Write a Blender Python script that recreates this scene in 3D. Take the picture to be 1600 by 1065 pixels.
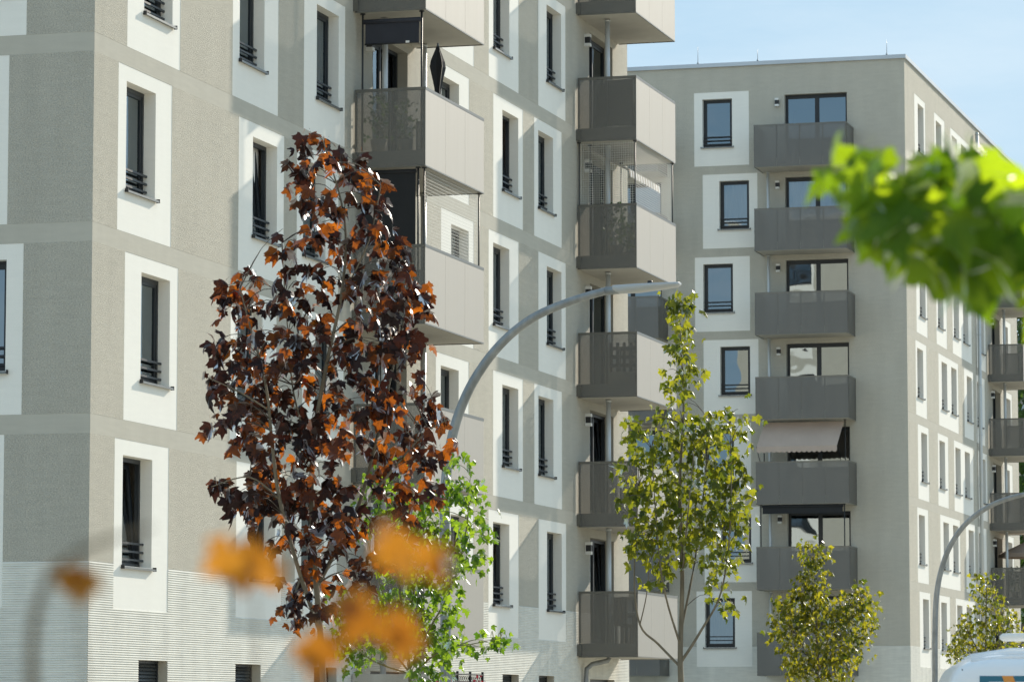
import bpy, math, random
import numpy as np
from mathutils import Vector, Matrix

# ------------------------------------------------------------------ camera, sky, sun, exposure
for o in list(bpy.data.objects): bpy.data.objects.remove(o)
S = bpy.context.scene
COL = S.collection
F, PIT, EYE = 5834.2, 0.09982315, 1.6          # focal length in photo pixels, upward pitch, eye height
cam = bpy.data.cameras.new('camera')
cam.sensor_width = 36.0; cam.lens = F / 1600 * 36; cam.clip_end = 3000
cam.dof.use_dof = True; cam.dof.focus_distance = 46.0; cam.dof.aperture_fstop = 12.0
camo = bpy.data.objects.new('camera', cam); COL.objects.link(camo)
camo.location = (0, 0, EYE); camo.rotation_euler = (math.pi / 2 + PIT, 0, 0)
S.camera = camo
S.render.resolution_x = 1024; S.render.resolution_y = 681

SUN = Vector((3.059, 5.819, 2.82)).normalized()
SUN_EL = math.asin(SUN.z); SUN_AZ = math.atan2(SUN.x, SUN.y)
w = bpy.data.worlds.new('World'); S.world = w; w.use_nodes = True
nt = w.node_tree; nt.nodes.clear()
sky = nt.nodes.new('ShaderNodeTexSky'); sky.sky_type = 'NISHITA'; sky.sun_disc = False
sky.sun_elevation = SUN_EL; sky.sun_rotation = SUN_AZ
sky.air_density = 1.0; sky.dust_density = 0.5; sky.ozone_density = 1.0
tc = nt.nodes.new('ShaderNodeTexCoord'); mp = nt.nodes.new('ShaderNodeMapping')
mp.inputs['Scale'].default_value = (3.0, 3.0, 12.0)
nz = nt.nodes.new('ShaderNodeTexNoise'); nz.inputs['Scale'].default_value = 1.6; nz.inputs['Detail'].default_value = 7
nz.inputs['Roughness'].default_value = 0.6
rp = nt.nodes.new('ShaderNodeMapRange'); rp.inputs[1].default_value = 0.42; rp.inputs[2].default_value = 0.8
rp.inputs[3].default_value = 0.0; rp.inputs[4].default_value = 0.85
veil = nt.nodes.new('ShaderNodeMix'); veil.data_type = 'RGBA'; veil.inputs[0].default_value = 0.86
veil.inputs[7].default_value = (3.35, 5.15, 6.7, 1)     # an even milky veil over the whole sky, in the sky texture's own units
mx = nt.nodes.new('ShaderNodeMix'); mx.data_type = 'RGBA'
mx.inputs[7].default_value = (6.0, 7.1, 7.9, 1)       # wisps of high cloud
bg = nt.nodes.new('ShaderNodeBackground'); bg.inputs['Strength'].default_value = 0.05
wo = nt.nodes.new('ShaderNodeOutputWorld')
nt.links.new(tc.outputs['Generated'], mp.inputs['Vector']); nt.links.new(mp.outputs[0], nz.inputs['Vector'])
nt.links.new(nz.outputs[0], rp.inputs[0]); nt.links.new(rp.outputs[0], mx.inputs[0])
nt.links.new(sky.outputs[0], veil.inputs[6]); nt.links.new(veil.outputs[2], mx.inputs[6]); nt.links.new(mx.outputs[2], bg.inputs[0]); nt.links.new(bg.outputs[0], wo.inputs[0])
sl = bpy.data.lights.new('sun', 'SUN'); sl.energy = 2.3; sl.angle = math.radians(0.6); sl.color = (1.0, 0.90, 0.75)
so = bpy.data.objects.new('sun', sl); COL.objects.link(so); so.rotation_euler = SUN.to_track_quat('Z', 'Y').to_euler()
so.location = (0, 0, 60)
S.view_settings.view_transform = 'Standard'; S.view_settings.look = 'None'
S.view_settings.gamma = 1.0; S.view_settings.use_curve_mapping = False
S.view_settings.exposure = 1.36
S.cycles.max_bounces = 6; S.cycles.diffuse_bounces = 3; S.cycles.glossy_bounces = 3; S.cycles.transmission_bounces = 3; S.cycles.transparent_max_bounces = 10
S.cycles.caustics_reflective = False; S.cycles.caustics_refractive = False

# ------------------------------------------------------------------ pixel -> place helpers
CP, SP = math.cos(PIT), math.sin(PIT)
def ray(x, y):
    u = (x - 800) / F; v = -(y - 532.5) / F
    return Vector((u, CP - v * SP, SP + v * CP))
def at(x, y, Y):                                # the point seen at pixel (x, y) that stands Y metres in front of the camera
    r = ray(x, y); t = Y / r.y
    return Vector((r.x * t, Y, EYE + r.z * t))

# ------------------------------------------------------------------ objects
def tag(o, label=None, cat=None, group=None, kind=None):
    if label: o['label'] = label
    if cat: o['category'] = cat
    if group: o['group'] = group
    if kind: o['kind'] = kind
    return o
def empty(name, loc=(0, 0, 0), rz=0.0, parent=None):
    o = bpy.data.objects.new(name, None); COL.objects.link(o)
    o.location = loc; o.rotation_euler = (0, 0, rz); o.empty_display_size = 0.2
    if parent: o.parent = parent
    return o
def put(name, data, parent=None, loc=(0, 0, 0), rz=0.0, kind=None):
    o = bpy.data.objects.new(name, data); COL.objects.link(o)
    o.location = loc
    if rz: o.rotation_euler = (0, 0, rz)
    if parent: o.parent = parent
    if kind: o['kind'] = kind
    return o
class MB:
    def __init__(s): s.v = []; s.f = []; s.m = []; s.sm = []
    def quad(s, a, b, c, d, m=0, sm=False):
        i = len(s.v); s.v += [tuple(a), tuple(b), tuple(c), tuple(d)]; s.f.append((i, i + 1, i + 2, i + 3)); s.m.append(m); s.sm.append(sm)
    def poly(s, pts, m=0):
        i = len(s.v); s.v += [tuple(p) for p in pts]; s.f.append(tuple(range(i, i + len(pts)))); s.m.append(m); s.sm.append(False)
    def box(s, x0, x1, y0, y1, z0, z1, m=0):
        i = len(s.v)
        s.v += [(x0,y0,z0),(x1,y0,z0),(x1,y1,z0),(x0,y1,z0),(x0,y0,z1),(x1,y0,z1),(x1,y1,z1),(x0,y1,z1)]
        for q in ((0,3,2,1),(4,5,6,7),(0,1,5,4),(1,2,6,5),(2,3,7,6),(3,0,4,7)):
            s.f.append(tuple(i + k for k in q)); s.m.append(m); s.sm.append(False)
    def ring(s, x0, x1, z0, z1, t, y0, y1, m=0):        # a rectangular frame of four bars that butt
        s.box(x0, x1, y0, y1, z0, z0 + t, m); s.box(x0, x1, y0, y1, z1 - t, z1, m)
        s.box(x0, x0 + t, y0, y1, z0 + t, z1 - t, m); s.box(x1 - t, x1, y0, y1, z0 + t, z1 - t, m)
    def tube(s, pts, rad, n=6, m=0, cap=True):
        pts = [Vector(p) for p in pts]
        if not hasattr(rad, '__len__'): rad = [rad] * len(pts)
        rows = []; up = Vector((0.13, 0.21, 0.97))
        for k, p in enumerate(pts):
            t = (pts[min(k + 1, len(pts) - 1)] - pts[max(k - 1, 0)]).normalized()
            a = t.cross(up)
            if a.length < 0.05: a = t.cross(Vector((1, 0, 0)))
            a.normalize(); b = t.cross(a).normalized()
            i = len(s.v); rows.append(i)
            for j in range(n):
                q = 2 * math.pi * j / n
                s.v.append(tuple(p + rad[k] * (math.cos(q) * a + math.sin(q) * b)))
        for k in range(len(rows) - 1):
            for j in range(n):
                s.f.append((rows[k] + j, rows[k] + (j + 1) % n, rows[k + 1] + (j + 1) % n, rows[k + 1] + j)); s.m.append(m); s.sm.append(True)
        if cap:
            s.f.append(tuple(rows[0] + j for j in range(n))[::-1]); s.m.append(m); s.sm.append(False)
            s.f.append(tuple(rows[-1] + j for j in range(n))); s.m.append(m); s.sm.append(False)
    def mesh(s, name, mats):
        me = bpy.data.meshes.new(name); me.from_pydata(s.v, [], s.f)
        for m in (mats if isinstance(mats, (list, tuple)) else [mats]): me.materials.append(m)
        me.polygons.foreach_set('material_index', s.m); me.polygons.foreach_set('use_smooth', s.sm)
        me.update(); return me
    def obj(s, name, mats, parent=None, loc=(0, 0, 0), rz=0.0, kind=None):
        return put(name, s.mesh(name, mats), parent, loc, rz, kind)

# ------------------------------------------------------------------ materials
def mat(name):
    m = bpy.data.materials.new(name); m.use_nodes = True
    return m, m.node_tree, m.node_tree.nodes['Principled BSDF']
def simple(name, col, rough=0.6, metal=0.0, var=0.0, vscale=3.0, bump=0.0, bscale=40.0, stretch=(1, 1, 1), spec=0.5):
    m, t, p = mat(name)
    p.inputs['Roughness'].default_value = rough; p.inputs['Metallic'].default_value = metal
    p.inputs['Specular IOR Level'].default_value = spec
    p.inputs['Base Color'].default_value = (*col, 1)
    tc = t.nodes.new('ShaderNodeTexCoord'); mp = t.nodes.new('ShaderNodeMapping'); mp.inputs['Scale'].default_value = stretch
    t.links.new(tc.outputs['Object'], mp.inputs['Vector'])
    if var:
        n = t.nodes.new('ShaderNodeTexNoise'); n.inputs['Scale'].default_value = vscale; n.inputs['Detail'].default_value = 6
        t.links.new(mp.outputs[0], n.inputs['Vector'])
        r = t.nodes.new('ShaderNodeMapRange'); r.inputs[1].default_value = 0.3; r.inputs[2].default_value = 0.7
        r.inputs[3].default_value = 1 - var; r.inputs[4].default_value = 1 + var
        t.links.new(n.outputs[0], r.inputs[0])
        x = t.nodes.new('ShaderNodeMix'); x.data_type = 'RGBA'; x.blend_type = 'MULTIPLY'; x.inputs[0].default_value = 1
        x.inputs[6].default_value = (*col, 1); t.links.new(r.outputs[0], x.inputs[7]); t.links.new(x.outputs[2], p.inputs['Base Color'])
    if bump:
        n = t.nodes.new('ShaderNodeTexNoise'); n.inputs['Scale'].default_value = bscale; n.inputs['Detail'].default_value = 4
        n.inputs['Roughness'].default_value = 0.65
        t.links.new(mp.outputs[0], n.inputs['Vector'])
        b = t.nodes.new('ShaderNodeBump'); b.inputs['Strength'].default_value = 1.0; b.inputs['Distance'].default_value = bump
        t.links.new(n.outputs[0], b.inputs['Height']); t.links.new(b.outputs[0], p.inputs['Normal'])
    return m

M = {}
def plaster(name, col, grain, gscale, stain=0.05, speck=0.02):
    """mineral render: trowelled grain as relief, faint weather streaks"""
    m, t, p = mat(name); L = t.links.new
    p.inputs['Roughness'].default_value = 0.92; p.inputs['Specular IOR Level'].default_value = 0.15
    tc = t.nodes.new('ShaderNodeTexCoord')
    mp = t.nodes.new('ShaderNodeMapping'); mp.inputs['Scale'].default_value = (1, 1, 1.9); L(tc.outputs['Object'], mp.inputs[0])
    n1 = t.nodes.new('ShaderNodeTexNoise'); n1.inputs['Scale'].default_value = gscale; n1.inputs['Detail'].default_value = 3
    n1.inputs['Roughness'].default_value = 0.75; L(mp.outputs[0], n1.inputs['Vector'])
    mp2 = t.nodes.new('ShaderNodeMapping'); mp2.inputs['Scale'].default_value = (0.9, 0.9, 7.0); L(tc.outputs['Object'], mp2.inputs[0])
    n2 = t.nodes.new('ShaderNodeTexNoise'); n2.inputs['Scale'].default_value = 2.2; n2.inputs['Detail'].default_value = 5; L(mp2.outputs[0], n2.inputs['Vector'])
    mp3 = t.nodes.new('ShaderNodeMapping'); mp3.inputs['Scale'].default_value = (2.2, 2.2, 0.35); L(tc.outputs['Object'], mp3.inputs[0])
    n3 = t.nodes.new('ShaderNodeTexNoise'); n3.inputs['Scale'].default_value = 1.1; n3.inputs['Detail'].default_value = 5; L(mp3.outputs[0], n3.inputs['Vector'])
    a = t.nodes.new('ShaderNodeMath'); a.operation = 'ADD'; L(n2.outputs[0], a.inputs[0]); L(n3.outputs[0], a.inputs[1])
    r = t.nodes.new('ShaderNodeMapRange'); r.inputs[1].default_value = 0.7; r.inputs[2].default_value = 1.3
    r.inputs[3].default_value = 1 - stain; r.inputs[4].default_value = 1 + stain; L(a.outputs[0], r.inputs[0])
    x = t.nodes.new('ShaderNodeMix'); x.data_type = 'RGBA'; x.blend_type = 'MULTIPLY'; x.inputs[0].default_value = 1
    x.inputs[6].default_value = (*col, 1); L(r.outputs[0], x.inputs[7]); L(x.outputs[2], p.inputs['Base Color'])
    r2 = t.nodes.new('ShaderNodeMapRange'); r2.inputs[1].default_value = 0.35; r2.inputs[2].default_value = 0.65; r2.inputs[3].default_value = 1 - speck; r2.inputs[4].default_value = 1 + speck; L(n1.outputs[0], r2.inputs[0])
    x2 = t.nodes.new('ShaderNodeMix'); x2.data_type = 'RGBA'; x2.blend_type = 'MULTIPLY'; x2.inputs[0].default_value = 1; L(x.outputs[2], x2.inputs[6]); L(r2.outputs[0], x2.inputs[7]); L(x2.outputs[2], p.inputs['Base Color'])
    b = t.nodes.new('ShaderNodeBump'); b.inputs['Strength'].default_value = 1.0; b.inputs['Distance'].default_value = grain
    L(n1.outputs[0], b.inputs['Height']); L(b.outputs[0], p.inputs['Normal'])
    return m
M['rough'] = plaster('plaster_rough', (0.555, 0.53, 0.455), 0.026, 40, 0.06, 0.24)
M['smooth'] = plaster('plaster_smooth', (0.86, 0.845, 0.785), 0.0006, 40, 0.02)
M['band'] = plaster('plaster_band', (0.50, 0.478, 0.412), 0.0016, 45, 0.05)
M['rib'] = plaster('plaster_ribbed', (0.72, 0.71, 0.65), 0.001, 50, 0.10)
M['frame'] = simple('frame_anthracite', (0.018, 0.023, 0.028), 0.45, 0.0)
M['sill'] = simple('sill_aluminium', (0.20, 0.205, 0.20), 0.38, 0.6, 0.1, 5)
M['dark'] = simple('dark_plastic', (0.015, 0.016, 0.018), 0.5)
M['lampwhite'] = simple('lamp_white', (0.75, 0.75, 0.72), 0.4)
M['slab'] = simple('balcony_concrete', (0.47, 0.452, 0.405), 0.85, 0, 0.08, 1.5, 0.0006, 30)
M['galv'] = simple('galvanised_steel', (0.26, 0.275, 0.28), 0.45, 0.5, 0.22, 9, 0.0003, 60, (1, 1, 0.4))
M['coping'] = simple('coping_zinc', (0.50, 0.53, 0.56), 0.42, 0.7, 0.06, 1.2)
M['cream'] = simple('plaster_cream', (0.72, 0.64, 0.50), 0.9, 0, 0.06, 0.8)
M['room'] = simple('room_paint', (0.42, 0.40, 0.36), 0.9)
M['curtain'] = simple('curtain_cloth', (0.78, 0.78, 0.76), 0.9)
M['navy'] = simple('blind_navy', (0.026, 0.028, 0.038), 0.8, 0, 0.1, 4)
M['black'] = simple('blind_black', (0.012, 0.013, 0.015), 0.8, 0, 0.1, 4)
M['beige'] = simple('awning_beige', (0.43, 0.345, 0.29), 0.85, 0, 0.06, 2)
M['railframe'] = simple('balcony_frame', (0.12, 0.115, 0.098), 0.35, 0.2, spec=0.9)
M['bark'] = simple('bark', (0.16, 0.135, 0.095), 0.85, 0, 0.3, 12, 0.004, 30, (1, 1, 0.35))
M['barkdark'] = simple('twig_bark', (0.075, 0.06, 0.045), 0.8, 0, 0.25, 20)
M['barkgreen'] = simple('bark_green', (0.15, 0.15, 0.06), 0.8, 0, 0.25, 14, 0.002, 30, (1, 1, 0.35))
M['net'] = simple('net_cord', (0.62, 0.61, 0.56), 0.8)
M['ground'] = simple('paving', (0.53, 0.48, 0.385), 0.9, 0, 0.15, 0.4)
def glass_mat(name, tint, ior):
    m = bpy.data.materials.new(name); m.use_nodes = True; t = m.node_tree; t.nodes.clear(); L = t.links.new
    o = t.nodes.new('ShaderNodeOutputMaterial'); x = t.nodes.new('ShaderNodeMixShader')
    a = t.nodes.new('ShaderNodeBsdfTransparent'); a.inputs[0].default_value = (*tint, 1)
    g = t.nodes.new('ShaderNodeBsdfGlossy'); g.inputs['Roughness'].default_value = 0.015; g.inputs[0].default_value = (0.80, 0.92, 1, 1)
    f = t.nodes.new('ShaderNodeFresnel'); f.inputs[0].default_value = ior
    tc = t.nodes.new('ShaderNodeTexCoord'); n = t.nodes.new('ShaderNodeTexNoise'); n.inputs['Scale'].default_value = 0.8; n.inputs['Detail'].default_value = 1
    oi = t.nodes.new('ShaderNodeObjectInfo'); ad = t.nodes.new('ShaderNodeVectorMath'); ad.operation = 'ADD'
    L(tc.outputs['Object'], ad.inputs[0]); L(oi.outputs['Location'], ad.inputs[1]); L(ad.outputs[0], n.inputs['Vector'])
    b = t.nodes.new('ShaderNodeBump'); b.inputs['Distance'].default_value = 0.012; L(n.outputs[0], b.inputs['Height'])
    L(b.outputs[0], g.inputs['Normal']); L(f.outputs[0], x.inputs[0]); L(a.outputs[0], x.inputs[1]); L(g.outputs[0], x.inputs[2]); L(x.outputs[0], o.inputs[0])
    return m
M['glass'] = glass_mat('window_glass', (0.66, 0.70, 0.70), 3.2)
def perforated(name, col, alpha, rough, metal):
    """sheet with holes far too fine to see singly"""
    m, t, p = mat(name); L = t.links.new
    p.inputs['Base Color'].default_value = (*col, 1); p.inputs['Roughness'].default_value = rough; p.inputs['Metallic'].default_value = metal; p.inputs['IOR'].default_value = 2.1
    tc = t.nodes.new('ShaderNodeTexCoord'); mp = t.nodes.new('ShaderNodeMapping'); mp.inputs['Scale'].default_value = (5, 5, 0.5); L(tc.outputs['Object'], mp.inputs[0])
    n = t.nodes.new('ShaderNodeTexNoise'); n.inputs['Scale'].default_value = 1.0; n.inputs['Detail'].default_value = 5; L(mp.outputs[0], n.inputs['Vector'])
    r = t.nodes.new('ShaderNodeMapRange'); r.inputs[1].default_value = 0.3; r.inputs[2].default_value = 0.7
    r.inputs[3].default_value = rough - 0.03; r.inputs[4].default_value = rough + 0.04; L(n.outputs[0], r.inputs[0]); L(r.outputs[0], p.inputs['Roughness'])
    o = t.nodes['Material Output']; x = t.nodes.new('ShaderNodeMixShader'); a = t.nodes.new('ShaderNodeBsdfTransparent')
    x.inputs[0].default_value = alpha; L(a.outputs[0], x.inputs[1]); L(p.outputs[0], x.inputs[2]); L(x.outputs[0], o.inputs[0])
    return m
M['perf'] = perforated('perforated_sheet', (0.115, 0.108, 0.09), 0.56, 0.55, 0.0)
M['perfsunlit'] = perforated('perforated_sheet_sunlit', (0.29, 0.275, 0.24), 0.95, 0.60, 0.0)  # same sheet, lighter and more opaque: sunlit sheen painted into the colour
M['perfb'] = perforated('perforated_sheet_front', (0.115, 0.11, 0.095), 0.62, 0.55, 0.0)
def leafmat(name, dark, light, through1, through2, tfac=0.5, rough=0.42, steep=0.15):
    m = bpy.data.materials.new(name); m.use_nodes = True; t = m.node_tree; t.nodes.clear(); L = t.links.new
    o = t.nodes.new('ShaderNodeOutputMaterial')
    oi = t.nodes.new('ShaderNodeObjectInfo'); ge = t.nodes.new('ShaderNodeNewGeometry')
    s = t.nodes.new('ShaderNodeMath'); s.operation = 'ADD'; L(oi.outputs['Random'], s.inputs[0]); L(ge.outputs['Random Per Island'], s.inputs[1])
    fr = t.nodes.new('ShaderNodeMath'); fr.operation = 'FRACT'; L(s.outputs[0], fr.inputs[0])
    f2 = t.nodes.new('ShaderNodeMath'); f2.operation = 'MULTIPLY'; f2.inputs[1].default_value = 7.31; L(s.outputs[0], f2.inputs[0])
    f3 = t.nodes.new('ShaderNodeMath'); f3.operation = 'FRACT'; L(f2.outputs[0], f3.inputs[0])
    tc = t.nodes.new('ShaderNodeTexCoord')
    n = t.nodes.new('ShaderNodeTexNoise'); n.inputs['Scale'].default_value = 14; n.inputs['Detail'].default_value = 3; L(tc.outputs['Object'], n.inputs['Vector'])
    def mixc(fac, c1, c2):
        x = t.nodes.new('ShaderNodeMix'); x.data_type = 'RGBA'; L(fac, x.inputs[0]); x.inputs[6].default_value = (*c1, 1); x.inputs[7].default_value = (*c2, 1); return x.outputs[2]
    d = t.nodes.new('ShaderNodeBsdfDiffuse'); L(mixc(fr.outputs[0], dark, light), d.inputs[0])
    av = t.nodes.new('ShaderNodeMath'); av.operation = 'MULTIPLY_ADD'; av.inputs[1].default_value = 0.5; L(n.outputs[0], av.inputs[0])
    hv = t.nodes.new('ShaderNodeMath'); hv.operation = 'MULTIPLY'; hv.inputs[1].default_value = 0.75; L(f3.outputs[0], hv.inputs[0]); L(hv.outputs[0], av.inputs[2])
    st = t.nodes.new('ShaderNodeMapRange'); st.inputs[1].default_value = steep; st.inputs[2].default_value = 1.0; L(av.outputs[0], st.inputs[0])
    tr = t.nodes.new('ShaderNodeBsdfTranslucent'); L(mixc(st.outputs[0], through1, through2), tr.inputs[0])
    g = t.nodes.new('ShaderNodeBsdfGlossy'); g.inputs['Roughness'].default_value = rough; g.inputs[0].default_value = (0.9, 0.92, 0.95, 1)
    x1 = t.nodes.new('ShaderNodeMixShader'); x1.inputs[0].default_value = tfac; L(d.outputs[0], x1.inputs[1]); L(tr.outputs[0], x1.inputs[2])
    fz = t.nodes.new('ShaderNodeFresnel'); fz.inputs[0].default_value = 1.28
    fm = t.nodes.new('ShaderNodeMath'); fm.operation = 'MULTIPLY'; fm.inputs[1].default_value = 0.6; L(fz.outputs[0], fm.inputs[0])
    x2 = t.nodes.new('ShaderNodeMixShader'); L(fm.outputs[0], x2.inputs[0]); L(x1.outputs[0], x2.inputs[1]); L(g.outputs[0], x2.inputs[2]); L(x2.outputs[0], o.inputs[0])
    return m
M['pipelight'] = simple('pipe_grey', (0.55, 0.57, 0.57), 0.4, 0.3)
M['leafred'] = leafmat('leaf_crimson', (0.016, 0.011, 0.012), (0.050, 0.028, 0.024), (0.034, 0.009, 0.005), (0.70, 0.19, 0.012), 0.44, 0.36, 0.60)
M['leafgreen'] = leafmat('leaf_green', (0.035, 0.085, 0.012), (0.06, 0.12, 0.02), (0.08, 0.22, 0.008), (0.42, 0.62, 0.03), 0.5)
M['leafolive'] = leafmat('leaf_olive', (0.04, 0.07, 0.012), (0.08, 0.10, 0.02), (0.06, 0.12, 0.006), (0.52, 0.52, 0.025), 0.5)
M['leafyellow'] = leafmat('leaf_yellowing', (0.035, 0.065, 0.012), (0.075, 0.085, 0.018), (0.07, 0.14, 0.006), (0.60, 0.54, 0.025), 0.52)
M['leaforange'] = leafmat('leaf_orange', (0.16, 0.06, 0.01), (0.25, 0.09, 0.012), (0.46, 0.17, 0.010), (0.66, 0.30, 0.03), 0.5)
M['leafdark'] = leafmat('leaf_dark', (0.02, 0.045, 0.012), (0.035, 0.065, 0.018), (0.06, 0.14, 0.015), (0.12, 0.22, 0.03), 0.4)
M['leafnear'] = leafmat('leaf_bright', (0.035, 0.10, 0.008), (0.06, 0.14, 0.012), (0.04, 0.16, 0.003), (0.62, 0.82, 0.02), 0.58)
M['carpaint'] = simple('van_white', (0.78, 0.80, 0.82), 0.22, 0, 0, spec=0.6)
M['teal'] = simple('decal_teal', (0.02, 0.13, 0.19), 0.35)
M['orange'] = simple('decal_orange', (0.65, 0.26, 0.04), 0.35)
M['rubber'] = simple('tyre_rubber', (0.02, 0.02, 0.02), 0.85)
M['rim'] = simple('wheel_steel', (0.35, 0.36, 0.37), 0.35, 0.8)
M['redpetal'] = simple('flower_red', (0.55, 0.03, 0.05), 0.6, 0, 0.3, 30)
M['redlamp'] = simple('lens_red', (0.35, 0.01, 0.01), 0.2)

# ------------------------------------------------------------------ ground
g = MB(); g.quad((-600, -400, 0), (700, -400, 0), (700, 1200, 0), (-600, 1200, 0))
tag(g.obj('ground', M['ground']), kind='structure')

# ------------------------------------------------------------------ facade building blocks
TH = 0.273987545
RZ = math.pi / 2 - TH                          # local x runs along the sunlit facades, local y along the fronts
A0 = Vector((-6.2218, 54.918, 0)); B0 = Vector((13.304, 125.1, 0.05))
ST = 2.85                                      # storey height
def base(k): return 3.185 + ST * (k - 2)
TOP, RIBTOP = 23.72, 3.86
WW, WH, SILL0 = 1.225, 1.665, 0.655
DEPTH = 0.20

def win_meshes(wd, ht):
    f = MB(); f.ring(0, wd, 0, ht, 0.065, DEPTH, DEPTH + 0.07)
    s = MB(); s.ring(0.055, wd - 0.055, 0.055, ht - 0.055, 0.062, DEPTH + 0.012, DEPTH + 0.06)
    p = MB(); p.quad((0.11, DEPTH + 0.035, 0.11), (wd - 0.11, DEPTH + 0.035, 0.11), (wd - 0.11, DEPTH + 0.035, ht - 0.11), (0.11, DEPTH + 0.035, ht - 0.11))
    si = MB()
    si.quad((-0.04, DEPTH, 0.0), (wd + 0.04, DEPTH, 0.0), (wd + 0.04, -0.055, -0.012), (-0.04, -0.055, -0.012), 0)
    si.box(-0.04, wd + 0.04, -0.058, -0.05, -0.045, -0.013, 0)
    si.quad((-0.04, -0.05, -0.04), (wd + 0.04, -0.05, -0.04), (wd + 0.04, 0.0, -0.035), (-0.04, 0.0, -0.035), 0)
    si.box(-0.052, -0.0405, -0.062, -0.003, -0.048, 0.014, 1); si.box(wd + 0.0405, wd + 0.052, -0.062, -0.003, -0.048, 0.014, 1)
    b = MB(); b.box(0.0, wd, 0.135, 0.165, -0.016, 0.016)
    r = MB(); e = 0.5; z0, z1, y0, y1 = -0.62, ht + 0.28, DEPTH + 0.09, 3.4
    r.quad((-e, y1, z0), (wd + e, y1, z0), (wd + e, y1, z1), (-e, y1, z1)); r.quad((-e, y0, z0), (wd + e, y0, z0), (wd + e, y1, z0), (-e, y1, z0))
    r.quad((-e, y0, z1), (-e, y1, z1), (wd + e, y1, z1), (wd + e, y0, z1)); r.quad((-e, y0, z0), (-e, y1, z0), (-e, y1, z1), (-e, y0, z1))
    r.quad((wd + e, y0, z0), (wd + e, y0, z1), (wd + e, y1, z1), (wd + e, y1, z0))
    c = MB(); n = 26
    for k in range(n):
        xa, xb = wd * k / n, wd * (k + 1) / n; ya = DEPTH + 0.16 + 0.02 * math.sin(k * 1.9); yb = DEPTH + 0.16 + 0.02 * math.sin((k + 1) * 1.9)
        c.quad((xa, ya, 0.02), (xb, yb, 0.02), (xb, yb, ht - 0.02), (xa, ya, ht - 0.02), 0, True)
    return dict(f=f.mesh('window', M['frame']), s=s.mesh('sash', M['frame']), p=p.mesh('pane', M['glass']), si=si.mesh('sill', [M['sill'], M['dark']]),
                b=b.mesh('guard_bar', M['frame']), r=r.mesh('room', M['room']), c=c.mesh('curtain', M['curtain']))
WM = win_meshes(WW, WH); WMB = win_meshes(1.04, WH)

def window(parent, wm, loc, rz, ht=WH, tilt=False, curtain=False, bars=True):
    f = put('window', wm['f'], parent, loc, rz)
    s = put('sash', wm['s'], f); p = put('pane', wm['p'], f)
    if tilt:
        for q in (s, p):
            q.rotation_euler = (-0.085, 0, 0)
            q.location = (0, 0.02 + 0.0 , -0.0)
    put('sill', wm['si'], f)
    if bars:
        for z in (0.115, 0.24, 0.365): put('guard_bar', wm['b'], f, (0, 0, z))
    put('room', wm['r'], f)
    if curtain: put('curtain', wm['c'], f)
    return f

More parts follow.
